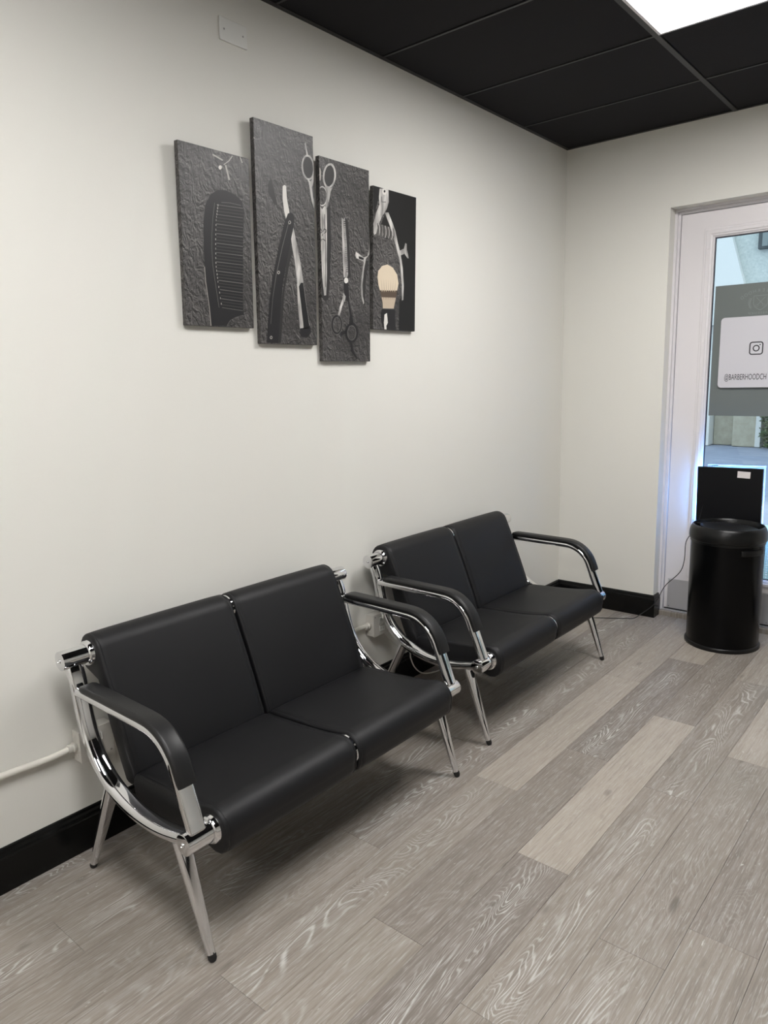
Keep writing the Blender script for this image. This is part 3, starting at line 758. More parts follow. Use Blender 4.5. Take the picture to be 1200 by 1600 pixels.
  ('cream2',3,[(56,141),(157,146),(149,122),(142,97),(65,93),(62,121)]),
  ('brown',4,[(47,167),(56,168),(58,128)]),
  ('brown',4,[(60,168),(69,168),(70,128)]),
  ('brown',4,[(73,169),(82,169),(82,129)]),
  ('brown',4,[(86,169),(95,170),(93,130)]),
  ('brown',4,[(100,170),(109,171),(105,130)]),
  ('brown',4,[(113,171),(122,172),(117,131)]),
  ('brown',4,[(126,172),(135,172),(129,131)]),
  ('brown',4,[(140,173),(149,173),(141,132)]),
  ('brown',4,[(154,173),(163,174),(154,133)]),
  ('cream2',4,[(57,164),(63,165),(53,221)]),
  ('cream2',4,[(71,165),(78,165),(70,222)]),
  ('cream2',4,[(85,166),(92,166),(86,224)]),
  ('cream2',4,[(100,167),(106,167),(103,225)]),
  ('cream2',4,[(114,168),(121,168),(120,226)]),
  ('cream2',4,[(129,169),(135,169),(137,227)]),
  ('cream2',4,[(143,169),(150,170),(154,229)]),
  ('dark',3,[(61,93),(146,97),(154,82),(151,56),(159,1),(72,1),(53,37),(51,72)]),
  ('white',4,[(76,67),(93,74),(100,32),(89,18),(91,2),(76,2),(72,31)]),
  ('line',4,[(61,91),(146,94),(146,97),(61,93)]),
 ],
]
# ------------------------------------------------------------------ room shell
X1, Y0, H = 5.2, -7.6, 2.8625
T = .09                       # depth of the drywall reveal at the door
DX0, DX1, DZ = .645, 1.62, 2.43
WX0, WX1, WZ0, WZ1 = 2.15, 4.75, .55, 2.40
def wall(name, boxes):
    bm = bmesh.new()
    for b in boxes: box(bm, *b)
    return struct(obj(name, bm, 'wall_paint'))
wall('wall_left', [(-.12, 0, Y0-.12, .2, -.03, H+.1)])
wf = wall('wall_far', [(0, DX0, 0, .2, -.03, H+.1), (DX0, DX1, 0, .2, DZ, H+.1), (DX1, WX0, 0, .2, -.03, H+.1),
                  (WX0, WX1, 0, .2, -.03, WZ0), (WX0, WX1, 0, .2, WZ1, H+.1), (WX1, X1, 0, .2, -.03, H+.1)])
wall('wall_right', [(X1, X1+.12, Y0-.12, .2, -.03, H+.1)])
wall('wall_back', [(0, X1, Y0-.12, Y0, -.03, H+.1)])

# floor: sub-floor with every vinyl plank on it
floor = struct(obj('floor', bx(0, X1, Y0, .075, -.03, -.0052), 'subfloor'))
PW, PL = .178, 1.219
JOINT = {0: -.615, 1: -1.33, -1: -1.02, 2: -.704, 3: -1.514, -2: -.37, -3: -.82, -4: -1.2, -5: -.55, -6: -1.0, 4: -.11, 5: -.9, 6: -.35, 7: -1.1}
LOOK = {(1, 1): (.80, .12), (1, 2): (.25, 1.0), (1, 3): (.5, .6), (0, 0): (.80, .1), (0, 1): (.22, 1.0), (0, 2): (.40, .25), (0, 3): (.58, .35), (-1, 0): (.72, .1),
        (-1, 1): (.86, .12), (-1, 2): (.55, 1.0), (-1, 3): (.38, .9), (-2, 1): (.50, .95), (-2, 2): (.34, .5), (-2, 3): (.46, .2), (1, 0): (.75, .2), (2, 0): (.70, .3),
        (2, 1): (.44, 1.0), (2, 2): (.50, .9), (2, 3): (.46, .5), (3, 1): (.84, .15), (3, 2): (.46, .35), (3, 3): (.5, .7), (1, 8): (.2, 1.)}
LOOK.update({(1, 0): (.7, .2), (1, 1): (.30, .45), (1, 2): (.92, .10), (1, 3): (.25, 1.), (3, 0): (.6, .2), (3, 1): (.88, .12), (3, 2): (.44, .25), (3, 3): (.5, .8), (0, 2): (.36, .15), (-2, 1): (.40, .6), (-2, 2): (.34, .9), (-1, 3): (.36, .3)})
rnd = random.Random(5)
def plank_mesh(w, l):
    g = .0003; c = .0007
    bm = bmesh.new(); rs = []
    for ins, z in ((g, -.005), (g, -c), (g+c, 0)):
        rs.append([(-w/2+ins, -l/2+ins, z), (w/2-ins, -l/2+ins, z), (w/2-ins, l/2-ins, z), (-w/2+ins, l/2-ins, z)])
    rings(bm, rs)
    bmesh.ops.recalc_face_normals(bm, faces=bm.faces)
    me = bpy.data.meshes.new('plank'); bm.to_mesh(me); bm.free(); me.materials.append(MATS['oak_vinyl']); return me
FULL = plank_mesh(PW, PL)
for k in range(-6, 25):
    xa = .958+PW*k; xb = xa+PW
    xa, xb = max(xa, .002), min(xb, X1-.002)
    if xb-xa < .01: continue
    j = JOINT.get(k, -rnd.uniform(.1, PL)); top = .073; n_ = 0
    while j+PL < .06: j += PL
    while top > Y0+.002:
        lo = max(j, Y0+.002)
        if top-lo > .01:
            full = abs(xb-xa-PW) < 1e-6 and abs(top-lo-PL) < 1e-6
            o = bpy.data.objects.new('plank', FULL if full else plank_mesh(xb-xa, top-lo))
            COL.objects.link(o); o.parent = floor; o.location = ((xa+xb)/2, (top+lo)/2, 0)
            t, f = LOOK.get((k, n_), (rnd.choice((.35, .45, .5, .6, .75)), rnd.choice((.05, .15, .3, .9))))
            o.color = (t, f, rnd.random(), 1)
        top = lo; j = lo-PL; n_ += 1

# ceiling: black lay-in tiles on a black grid
ceil = struct(obj('ceiling', bx(-.05, X1+.05, Y0-.05, .15, H+.06, H+.09), 'grid_black'))
XR = [.012, .964, 2.183, 3.402, 4.621, X1]
YR = [-.004]+[-.559-.61*k-.004 for k in range(12)]+[Y0]
PANELS = {(1, 2), (1, 6), (1, 10)}
for i, xr in enumerate(XR[1:-1]):
    obj('grid_bar', bx(xr-.012, xr+.012, Y0, 0, H-.001, H+.03, bev=.0006, seg=1), 'grid_black', ceil)
for yr in YR[1:-1]:
    obj('grid_bar', bx(.012, X1, yr-.006, yr+.006, H, H+.028, bev=.0006, seg=1), 'grid_black', ceil)
for nm, b in (('wall_angle', (0, .022, Y0, 0, H, H+.002)), ('wall_angle', (0, X1, -.022, 0, H, H+.002))):
    obj(nm, bx(*b), 'grid_black', ceil)
def panel_light(x0, x1, y0, y1, label):
    t = empty('ceiling_light', ((x0+x1)/2, (y0+y1)/2, H))
    tag(t, label, 'ceiling light', 'flat ceiling light panels')
    a, b = (x1-x0)/2, (y1-y0)/2
    bm = bmesh.new()
    box(bm, -a, a, -b, -b+.012, -.003, .04); box(bm, -a, a, b-.012, b, -.003, .04)
    box(bm, -a, -a+.012, -b+.012, b-.012, -.003, .04); box(bm, a-.012, a, -b+.012, b-.012, -.003, .04)
    obj('frame', bm, 'frame_enamel', t)
    obj('diffuser', bx(-a+.012, a-.012, -b+.012, b-.012, .004, .012), 'led_panel', t)
pl_names = {(1, 2): 'bright white flat ceiling panel in the black grid near the glass door', (1, 6): 'white flat light panel in the black ceiling, second from the door wall', (1, 10): 'white flat light panel in the black ceiling, furthest from the door wall'}
for i in range(5):
    for j in range(len(YR)-1):
        x0, x1, y1, y0 = XR[i]+.012, XR[i+1]-.012, YR[j]-.006, YR[j+1]+.006
        if i == 0: x0 = .014
        if i == 4: x1 = X1-.002
        if j == 0: y1 = -.006
        if j == len(YR)-2: y0 = Y0+.002
        if (i, j) in PANELS:
            panel_light(x0, x1, y0, y1, pl_names.get((i, j), 'white flat light panel set further back in the black ceiling'))
            continue
        obj('ceiling_tile', bx(x0+.001, x1-.001, y0+.001, y1-.001, H+.004, H+.018, bev=.002, seg=1), 'ceiling_tile_black', ceil)

# baseboards
def baseboard(name, path, closed=False):
    """path of (x, y) wall-line points, board stands to the right-hand inside given by normals"""
    prof = [(0, 0), (.015, 0), (.015, .108), (.0135, .113), (.0145, .117), (.011, .124), (.009, .132), (.0055, .139), (0, .1415)]
    bm = bmesh.new(); rs = []
    for i, p in enumerate(path):
        p = Vector(p)
        d1 = (Vector(path[i])-Vector(path[i-1])).normalized() if i else None
        d2 = (Vector(path[i+1])-Vector(path[i])).normalized() if i < len(path)-1 else None
        n1 = Vector((d1.y, -d1.x)) if d1 else None; n2 = Vector((d2.y, -d2.x)) if d2 else None
        if n1 and n2:
            nn = (n1+n2); nn = nn/ (nn.dot(n1))
        else: nn = n1 or n2
        rs.append([Vector((p.x+nn.x*a, p.y+nn.y*a, z)) for a, z in prof])
    rings(bm, rs)
    return struct(obj(name, bm, 'baseboard_black'))
baseboard('baseboard_left', [(0, Y0), (0, -.0155)])
baseboard('baseboard_far', [(0, 0), (DX0, 0), (DX0, T-.004)])
baseboard('baseboard_front', [(DX1, 0), (X1-.016, 0)])
baseboard('baseboard_right', [(X1, 0), (X1, Y0)])
baseboard('baseboard_back', [(X1-.016, Y0), (.016, Y0)])

# storefront window beyond the picture's right edge, lets the daylight in
def frame_of(name, x0, x1, z0, z1, y0, y1, fw, mat):
    bm = bmesh.new()
    box(bm, x0, x0+fw, y0, y1, z0, z1); box(bm, x1-fw, x1, y0, y1, z0, z1)
    box(bm, x0+fw, x1-fw, y0, y1, z0, z0+fw); box(bm, x0+fw, x1-fw, y0, y1, z1-fw, z1)
    return obj(name, bm, mat)
wo = struct(frame_of('window_1', WX0, WX1, WZ0, WZ1, .10, .16, .05, 'frame_enamel'))
obj('mullion', bx(3.425, 3.475, .10, .16, WZ0+.05, WZ1-.05), 'frame_enamel', wo)
for a, b in ((WX0+.05, 3.425), (3.475, WX1-.05)): obj('pane', bx(a, b, .125, .131, WZ0+.05, WZ1-.05), 'door_glass', wo)

# ------------------------------------------------------------------ door
tr = struct(frame_of('trim_1', DX0, DX1, -.01, DZ, .083, .19, .014, 'frame_enamel'))
tr.name = 'trim_1'
bm = bmesh.new()
for a, b in ((DX0+.014, DX0+.029), (DX1-.029, DX1-.014)): box(bm, a, b, .094, .19, 0, DZ-.014, bev=.002, seg=1)
box(bm, DX0+.029, DX1-.029, .094, .19, DZ-.029, DZ-.014, bev=.002, seg=1)
obj('door_stop', bm, 'frame_enamel', tr)
thr = struct(obj('trim_2', bx(DX0, DX1, .075, .30, -.03, .030, bev=.004), 'oak_vinyl')); thr.color = (.62, .2, .31, 1)
obj('threshold_strip', bx(DX0+.016, DX1-.016, .092, .2, .030, .040, bev=.002), 'aluminium', thr)

SX0, SX1, SZ0, SZ1 = .677, 1.588, .047, 2.398     # door slab
GX0, GX1, GZ0, GZ1 = .866, 1.399, .312, 2.250     # visible glass
DY = .105
BX0, BX1, BZ0, BZ1 = .806, 1.459, .262, 2.306     # outer edge of the glazing bead
bm = bmesh.new()
for b in ((SX0, BX0+.012, SZ0, SZ1), (BX1-.012, SX1, SZ0, SZ1), (BX0+.012, BX1-.012, SZ0, BZ0+.012), (BX0+.012, BX1-.012, BZ1-.012, SZ1)):
    box(bm, b[0], b[1], DY, DY+.045, b[2], b[3])
bmesh.ops.remove_doubles(bm, verts=bm.verts, dist=.0001)
door = struct(obj('door_1', bm, 'door_enamel'))
# glazing bead: a moulded picture frame round the glass
prof = [(0, DY), (.003, DY-.0055), (.013, DY-.0065), (.016, DY-.010), (.034, DY-.0105), (.038, DY-.0065), (.047, DY-.0045), (.050, DY+.002), (.0555, DY+.004), (.0575, DY+.012), (.0575, DY+.018), (0, DY+.018)]
bm = bmesh.new(); rs = []
for cx_, cz_, sx_, sz_ in ((BX0, BZ0, 1, 1), (BX1, BZ0, -1, 1), (BX1, BZ1, -1, -1), (BX0, BZ1, 1, -1)):
    kx = (GX0-BX0)/.060; kz = (GZ0-BZ0)/.060 if sz_ > 0 else (BZ1-GZ1)/.060
    rs.append([Vector((cx_+sx_*a*kx, y_, cz_+sz_*a*kz)) for a, y_ in prof])
rings(bm, rs, close=True)
bead = obj('glazing_bead', bm, 'door_enamel', door)
def cap_disc(x, y, z, r, h, mat, parent, name):
    bm = bmesh.new(); lathe(bm, [(r*.9, y), (r, y-h*.3), (r*.8, y-h*.8), (r*.25, y-h)], cx=x, cz=z, n=12, axis='y')
    return obj(name, bm, mat, parent, 40)
for z_ in (2.193, 1.93, 1.672, 1.412, 1.15, .89, .63, .40): 
    cap_disc(.832, DY-.0098, z_, .004, .003, 'door_enamel', bead, 'screw_cap'); cap_disc(1.433, DY-.0098, z_, .004, .003, 'door_enamel', bead, 'screw_cap')
for x_ in (.918, 1.114, 1.31): 
    cap_disc(x_, DY-.0098, 2.279, .004, .003, 'door_enamel', bead, 'screw_cap')
obj('gasket', rings(bmesh.new(), [[Vector((cx_, y_, cz_)) for (cx_, cz_, y_) in
    ((x_, z_, y_) for (x_, z_) in [(GX0+i_, GZ0+i_), (GX1-i_, GZ0+i_), (GX1-i_, GZ1-i_), (GX0+i_, GZ1-i_)])] for i_, y_ in ((-.003, DY+.013), (.003, DY+.013), (.003, DY+.02), (-.003, DY+.02))], close=True), 'gasket_black', door)
obj('pane', bx(GX0-.004, GX1+.004, DY+.018, DY+.024, GZ0-.004, GZ1+.004), 'door_glass', door)
kp = obj('kick_plate', bx(.697, 1.568, DY-.0025, DY, .050, .237, bev=.0008, seg=1), 'steel_kick', door)
kp['label'] = 'brushed steel kick plate'
for x_ in (.708, .99, 1.27, 1.557):
    for z_ in (.06, .226): cap_disc(x_, DY-.0025, z_, .004, .0015, 'screw_metal', kp, 'screw')
obj('sweep', bx(SX0+.004, SX1-.004, DY-.004, DY, .0405, .0475), 'seam_dark', door)
GY = DY+.018        # inner face of the glass

# grey window film with a pale crest, seen from behind
film = obj('window_film', bx(.878, 1.387, GY-.0016, GY-.0004, 1.253, 1.986), 'film_grey')
tag(film, 'plain grey film panel stuck on the door glass, with a faint mirrored crest', 'window film')
def text_mesh(txt, size, name, mat, parent, place, mirror=False, sx=1., extr=.0002, align='LEFT', bold=0.):
    cu = bpy.data.curves.new(name, 'FONT'); cu.body = txt; cu.size = size; cu.extrude = extr; cu.align_x = align; cu.offset = bold
    cu.resolution_u = 3
    to = bpy.data.objects.new('tmp', cu); COL.objects.link(to)
    dg = bpy.context.evaluated_depsgraph_get(); dg.update()
    me = bpy.data.meshes.new_from_object(to.evaluated_get(dg)); bpy.data.objects.remove(to)
    s = -1 if mirror else 1
    for v in me.vertices: v.co = place(Vector((v.co.x*sx*s, v.co.y, v.co.z)))
    return link(name, me, mat, parent)
def on_glass(x, z, y, rot=0.):
    c_, s_ = math.cos(rot), math.sin(rot)
    return lambda p: Vector((x+p.x*c_-p.y*s_, y-p.z, z+p.x*s_+p.y*c_))
def stroke(bm, pts, w, y, h=.0003):
    for a, b in zip(pts, pts[1:]):
        a, b = Vector(a), Vector(b); d = (b-a); l = d.length
        if l < 1e-6: continue
        n_ = Vector((-d.y, d.x))/l*w/2; e_ = d/l*w*.25
        q = [a+n_-e_, b+n_+e_, b-n_+e_, a-n_-e_]
        vs = [bm.verts.new((p.x, y, p.y)) for p in q]+[bm.verts.new((p.x, y+h, p.y)) for p in q]
        bm.faces.new(vs[:4]); bm.faces.new(vs[4:][::-1])
        for k in range(4): bm.faces.new((vs[k], vs[(k+1) % 4], vs[4+(k+1) % 4], vs[4+k]))
FY = GY-.0020
ccx, ccz = 1.119, 1.880
bm = bmesh.new()
sh = [(-.036, .036), (.036, .036), (.036, -.005), (.030, -.022), (.014, -.034), (0, -.042), (-.014, -.034), (-.030, -.022), (-.036, -.005), (-.036, .036)]
stroke(bm, [(ccx+a, ccz+b) for a, b in sh], .0028, FY)
for s in (-1, 1):
    stroke(bm, [(ccx+s*.022, ccz+.026), (ccx-s*.014, ccz-.012)], .0026, FY)
    stroke(bm, [(ccx-s*.018+.007*math.cos(2*PI*k/10), ccz-.017+.006*math.sin(2*PI*k/10)) for k in range(11)], .0018, FY)
    pts = [(ccx+s*(.046+.010*math.sin(PI*t/9)), ccz+.026-.062*t/9-.0*t) for t in range(10)]
    stroke(bm, pts, .0014, FY)
    for k in range(1, 9):
        a = pts[k]; stroke(bm, [a, (a[0]+s*.008, a[1]+.007)], .0026, FY); stroke(bm, [a, (a[0]-s*.005, a[1]+.007)], .0022, FY)
obj('crest', bm, 'film_mark', film)
word = 'BARBERHOOD'
for k, ch in enumerate(word):
    a = (k-(len(word)-1)/2)*.150; rad = .146
    text_mesh(ch, .025, 'lettering', 'film_mark', film, on_glass(ccx-math.sin(a)*rad, ccz-.090+math.cos(a)*rad, FY, a), mirror=True, align='CENTER')
word = 'BARBERSHOP'
for k, ch in enumerate(word):
    a = (k-(len(word)-1)/2)*.0125
    text_mesh(ch, .018, 'lettering', 'film_mark', film, on_glass(ccx-a, ccz-.064, FY, 0), mirror=True, align='CENTER')

# white card on the inside of the glass
bm = bmesh.new()
cx0, cx1, cz0, cz1, cr = .9225, 1.3085, 1.4150, 1.8065, .020
pts = []
for qx, qz, a0 in ((cx1-cr, cz1-cr, 0), (cx0+cr, cz1-cr, 90), (cx0+cr, cz0+cr, 180), (cx1-cr, cz0+cr, 270)):
    for k in range(7):
        a = R(a0+15*k); pts.append((qx+cr*math.cos(a), qz+cr*math.sin(a)))
CY = GY-.0155
rings(bm, [[Vector((x, y, z)) for x, z in pts] for y in (CY, GY-.0115)])
for sx_ in (cx0+.03, cx1-.04):
    for sz_ in (cz0+.03, cz1-.04): box(bm, sx_, sx_+.01, GY-.0118, GY-.0020, sz_, sz_+.01)
card = obj('social_media_card', bm, 'card_white')
tag(card, 'white rounded card with a camera logo and handle lettering on the door glass', 'sign')
text_mesh('@BARBERHOODCH', .0460, 'lettering', 'ink_black', card, on_glass(.9555, 1.4590, CY-.0004), sx=.535, bold=.0)
bm = bmesh.new(); ix, iz, ih, ir, iw = 1.1155, 1.631, .0360, .0150, .0062
rr = []
for qx, qz, a0 in ((ix+ih-ir, iz+ih-ir, 0), (ix-ih+ir, iz+ih-ir, 90), (ix-ih+ir, iz-ih+ir, 180), (ix+ih-ir, iz-ih+ir, 270)):
    for k in range(6): a = R(a0+18*k); rr.append((qx, qz, math.cos(a), math.sin(a)))
def band(bm, outer, inner, y0_, y1_):
    rings(bm, [[Vector((x, y0_, z)) for x, z in outer], [Vector((x, y0_, z)) for x, z in inner], [Vector((x, y1_, z)) for x, z in inner], [Vector((x, y1_, z)) for x, z in outer]], close=True)
band(bm, [(a+ir*c, b+ir*s) for a, b, c, s in rr], [(a+(ir-iw)*c, b+(ir-iw)*s) for a, b, c, s in rr], CY-.0004, CY)
circ = [(math.cos(2*PI*k/24), math.sin(2*PI*k/24)) for k in range(24)]
band(bm, [(ix+.0180*c, iz+.0180*s) for c, s in circ], [(ix+.0122*c, iz+.0122*s) for c, s in circ], CY-.0004, CY)
rings(bm, [[Vector((ix+.019+.0034*c, y, iz+.0185+.0034*s)) for c, s in circ] for y in (CY-.0004, CY)])
obj('camera_logo', bm, 'ink_black', card)

# ------------------------------------------------------------------ outdoors
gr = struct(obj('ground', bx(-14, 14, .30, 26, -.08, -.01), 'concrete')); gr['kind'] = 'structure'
bm = bmesh.new(); stroke_j = [(-2.2, 10.6, -1.25, 11.3)]
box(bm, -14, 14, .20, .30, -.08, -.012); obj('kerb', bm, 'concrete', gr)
j = empty('far_building', (0, 11.7, 0))
tag(j, 'beige and pale stucco building across the pavement, seen through the door glass', 'building')
obj('wall', bx(-2.33, -1.90, 0, 1.2, 0, 2.4, bev=.01), 'stucco_beige', j)
obj('wall', bx(-1.90, -1.465, -.25, 1.2, 0, 2.4, bev=.01), 'stucco_beige', j)
obj('pilaster', bx(-3.2, -2.34, -.3, 1.2, 0, 2.4, bev=.01), 'stucco_white', j)
obj('pilaster', bx(-1.465, -1.365, -.30, 1.2, 0, 2.4, bev=.01), 'stucco_white', j)
obj('rear_wall', bx(-14, -3.2, .4, 1.2, 0, 2.4), 'stucco_beige', j)
obj('rear_wall', bx(-1.365, 14, 1.4, 1.6, 0, 2.4), 'stucco_beige', j)
obj('upper_wall', bx(-14, 14, -.45, 1.4, 2.4, 7.5), 'stucco_light', j)
bm = bmesh.new()
pv = [(-14, 2.4), (-1.45, 2.4), (-1.74, 3.05), (-2.02, 4.0), (-2.10, 7.5), (-14, 7.5)]
rings(bm, [[Vector((x, y, z)) for x, z in pv] for y in (-.62, -.452)])
obj('slanted_slab', bm, 'stucco_white', j)  # white slab with a slanted right edge, in front of the upper wall
f = empty('wall_light', (-1.43, 11.18, 3.93)); tag(f, 'small grey wall light high on the pale stucco across the way', 'wall light')
obj('housing', bx(-.14, .30, -.06, .068, -.19, .19, bev=.01), 'fixture_grey', f)
obj('lens', bx(-.07, .03, -.075, -.06, -.15, .15, bev=.005), 'fixture_lens', f); obj('lens', bx(.12, .22, -.075, -.06, -.15, .15, bev=.005), 'fixture_lens', f)

hd = empty('leafy_hedge', (-.60, 11.35, 0)); tag(hd, 'dark green leafy hedge right of the white post across the pavement', 'hedge')
bm = bmesh.new(); rl = random.Random(3)
for k in range(5200):
    p = Vector((rl.uniform(-.71, 1.1), rl.uniform(-.32, .35), rl.uniform(.02, 1.5)))
    a, b, l = rl.uniform(0, 2*PI), rl.uniform(-1, 1), rl.uniform(.030, .060)
    d = Vector((math.cos(a), math.sin(a), b)).normalized(); s = d.orthogonal().normalized()*l*.45
    vs = [bm.verts.new(q) for q in (p-d*l, p+s, p+d*l, p-s)]; bm.faces.new(vs)
fo = obj('foliage', bm, 'foliage', hd); fo['kind'] = 'stuff'
bm = bmesh.new()
for k in range(9): tube(bm, [(-.6+k*.25, 0, 0), (-.62+k*.26, .02, .7), (-.6+k*.25, 0, 1.3)], .012, 6)
obj('stem', bm, 'bark', hd)

# perforated metal bench just outside the glass
bn = empty('mesh_bench', (1.25, .70, -.01)); tag(bn, 'low pale blue perforated metal bench outside the door glass, beyond the bin', 'bench')
def mesh_panel(name, x0, x1, z0, z1, y, pitch, wd):
    bm = bmesh.new(); n = int((x1-x0)/pitch)
    for k in range(n+1):
        x = x0+(x1-x0)*k/n; box(bm, x-wd/2, x+wd/2, y-.001, y+.001, z0, z1)
    m_ = max(2, int((z1-z0)/pitch))
    for k in range(m_+1):
        z = z0+(z1-z0)*k/m_; box(bm, x0, x1, y-.0012, y+.0012, z-wd/2, z+wd/2)
    o = obj(name, bm, 'bench_paint', bn); o['kind'] = 'stuff'
mesh_panel('skirt_mesh', -.375, .60, .14, .49, -.2, .0150, .0075)
obj('seat', bx(-.38, .60, -.19, .22, .475, .49, bev=.004), 'bench_paint', bn)
for x_ in (-.36, .585):
    obj('leg', bx(x_-.012, x_+.012, -.195, -.171, 0, .475, bev=.003), 'bench_paint', bn)
    obj('leg', bx(x_-.012, x_+.012, .19, .214, 0, .475, bev=.003), 'bench_paint', bn)
# ------------------------------------------------------------------ benches
TR = (.115, .705); FR = (.690, .345)       # top and front rail centres (x, z)
CW = .575                                   # end frames at y = +-CW
def arc(c, r, a0, a1, n): return [(c[0]+r*math.cos(R(a0+(a1-a0)*k/n)), c[1]+r*math.sin(R(a0+(a1-a0)*k/n))) for k in range(n+1)]
def fillet(p0, p1, p2, t, n=10):
    p0, p1, p2 = Vector(p0), Vector(p1), Vector(p2)
    a = p1+(p0-p1).normalized()*t; b = p1+(p2-p1).normalized()*t
    u, v = (p0-p1).normalized(), (p2-p1).normalized()
    half = math.acos(max(-1, min(1, u.dot(v))))/2; r = t*math.tan(half)
    c = p1+(u+v).normalized()*(t/math.cos(half))
    a0 = math.atan2(a.y-c.y, a.x-c.x); a1 = math.atan2(b.y-c.y, b.x-c.x)
    while a1-a0 > PI: a1 -= 2*PI
    while a1-a0 < -PI: a1 += 2*PI
    return [(c.x+r*math.cos(a0+(a1-a0)*k/n), c.y+r*math.sin(a0+(a1-a0)*k/n)) for k in range(n+1)]
def back_profile():
    d = Vector((.375, -.927)); nn = Vector((.927, .375)); T0 = Vector(TR)
    rad = .058
    p = arc(TR, rad, 212, 22, 20)
    f0 = T0+nn*rad
    for s in (.06, .14, .22, .30, .375): q = f0+d*s+nn*(.004*math.sin(s/.40*PI)); p.append((q.x, q.y))
    # rounded lower edge
    c = f0+d*.388-nn*.033
    for a in (8, -20, -48, -76, -104, -132, -158): 
        q = c+nn*.033*math.cos(R(a))-d*.033*math.sin(R(a)); p.append((q.x, q.y))
    for s in (.34, .30, .22, .14, .09): q = f0+d*s-nn*(.066-.008*(s < .15)); p.append((q.x, q.y))
    p.append((TR[0]-.036, TR[1]-.060))
    return p
def seat_profile():
    p = [(.300, .330), (.303, .352), (.315, .366), (.335, .3725), (.40, .3765), (.47, .380), (.54, .3845), (.60, .390), (.645, .3965)]
    p += arc(FR, .0585, 100, -20, 14)
    p += [(.7450, .310), (.735, .290), (.716, .276), (.692, .272), (.665, .278)]
    p += [(.60, .288), (.52, .282), (.44, .272), (.37, .268), (.325, .275), (.306, .297)]
    return p
curve_path = [(v.x, v.z) for v in smooth_path([(.1205, 0, .679), (.136, 0, .640), (.151, 0, .575), (.167, 0, .510), (.193, 0, .450), (.232, 0, .398), (.283, 0, .357), (.345, 0, .330),
              (.415, 0, .314), (.49, 0, .309), (.56, 0, .314), (.625, 0, .3265), (.665, 0, .3365)], 5)]
arm_c = [(.160, .6120), (.30, .6110), (.48, .6090)]+fillet((.16, .6120), (.602, .6070), (.696, .380), .090, 12)+[(.667, .448), (.698, .371)]
def offset_path(path, d, s0, s1):
    P = [Vector(p) for p in path]; out = []
    L = [0]
    for a, b in zip(P, P[1:]): L.append(L[-1]+(b-a).length)
    tot = L[-1]; m_ = 34
    for k in range(m_+1):
        s = s0+(tot-s1-s0)*k/m_
        i = max(j_ for j_ in range(len(L)-1) if L[j_] <= s+1e-9); q = P[i]+(P[i+1]-P[i])*((s-L[i])/(L[i+1]-L[i]))
        out.append(q)
    res = []
    for i, q in enumerate(out):
        t = (out[min(i+1, m_)]-out[max(i-1, 0)]).normalized(); res.append((q.x-t.y*d, q.y+t.x*d))
    return res
def make_bench():
    t = empty('waiting_bench')
    bp, sp = back_profile(), seat_profile()
    for a, b in ((-.520, -.0055), (.0055, .520)):
        obj('backrest', cushion(bp, a, b), 'leather_black', t, 50)
        obj('seat', cushion(sp, a, b), 'leather_black', t, 50)
    for c, nm in ((TR, 'top_rail'), (FR, 'front_rail')):
        rl_ = obj(nm, tube(bmesh.new(), [(c[0], -.54, c[1]), (c[0], 0, c[1]), (c[0], .54, c[1])], .019, 20), 'chrome', t, 40)
        sp_ = bmesh.new(); lathe(sp_, [(.020, -.0050), (.049, -.0050), (.0525, -.003), (.0525, .003), (.049, .0050), (.020, .0050)], cx=c[0], cz=c[1], n=36, axis='y')
        obj('spacer', sp_, 'chrome', rl_, 40)
    for s in (-1, 1):
        obj('end_frame', sweep_xz(bmesh.new(), curve_path, .052, .036, s*CW, oval=True), 'chrome', t, 40)
        arm = obj('armrest', sweep_xz(bmesh.new(), arm_c, .054, .027, s*CW, n=7), 'chrome', t, 40)
        pp = offset_path(arm_c, .0190, .026, .118)
        n_ = len(pp); tt = [.024]*n_; ww = [.058]*n_
        tt[0] = .016; ww[0] = .050; tt[-1] = .018; ww[-1] = .054; tt[1] = .0225; tt[-2] = .0235
        obj('arm_pad', sweep_xz(bmesh.new(), pp, ww, tt, s*CW, n=4), 'arm_rubber', arm, 50)
        for c in (TR, FR):
            bm = bmesh.new()
            prof = [(.0270, .6145), (.0292, .6135), (.0298, .611), (.0298, .536), (.022, .5355)]
            lathe(bm, [(r, s*h) for r, h in prof], cx=c[0], cz=c[1], n=36, axis='y')
            cap = obj('rail_cap', bm, 'chrome', t, 35)
            bm = bmesh.new(); lathe(bm, [(.0068, s*.6144), (.0066, s*.6168), (.0040, s*.6182), (.0036, s*.6170), (.001, s*.6170)], cx=c[0], cz=c[1], n=16, axis='y')
            obj('screw', bm, 'chrome', cap, 40)
            bm = bmesh.new(); lathe(bm, [(.022, s*.5365), (.0330, s*.5370), (.0365, s*.5345), (.0385, s*.5310), (.0385, s*.5265), (.0400, s*.5240), (.0400, s*.5205), (.030, s*.5195)], cx=c[0], cz=c[1], n=36, axis='y')
            obj('flange', bm, 'chrome', t, 35)
        for top, foot in (((.622, .3150), (.7215, .020)), ((.290, .357), (.1185, .020))):
            path = [(top[0]+(foot[0]-top[0])*k/8, top[1]+(foot[1]-top[1])*k/8) for k in range(9)]
            w_ = [.050-.026*(k/8)**1.1 for k in range(9)]; t_ = [.030-.007*k/8 for k in range(9)]
            lg = obj('leg', sweep_xz(bmesh.new(), path, w_, t_, s*CW), 'chrome', t, 50)
            dx = (foot[0]-top[0])/(top[1]-foot[1])
            bm = bmesh.new(); tube(bm, [(foot[0]-dx*.004, s*CW, .024), (foot[0]+dx*.012, s*CW, .008), (foot[0]+dx*.018, s*CW, .0008)], [.0118, .0118, .0085], 16)
            obj('rubber_foot', bm, 'rubber_black', lg, 50)
    return t
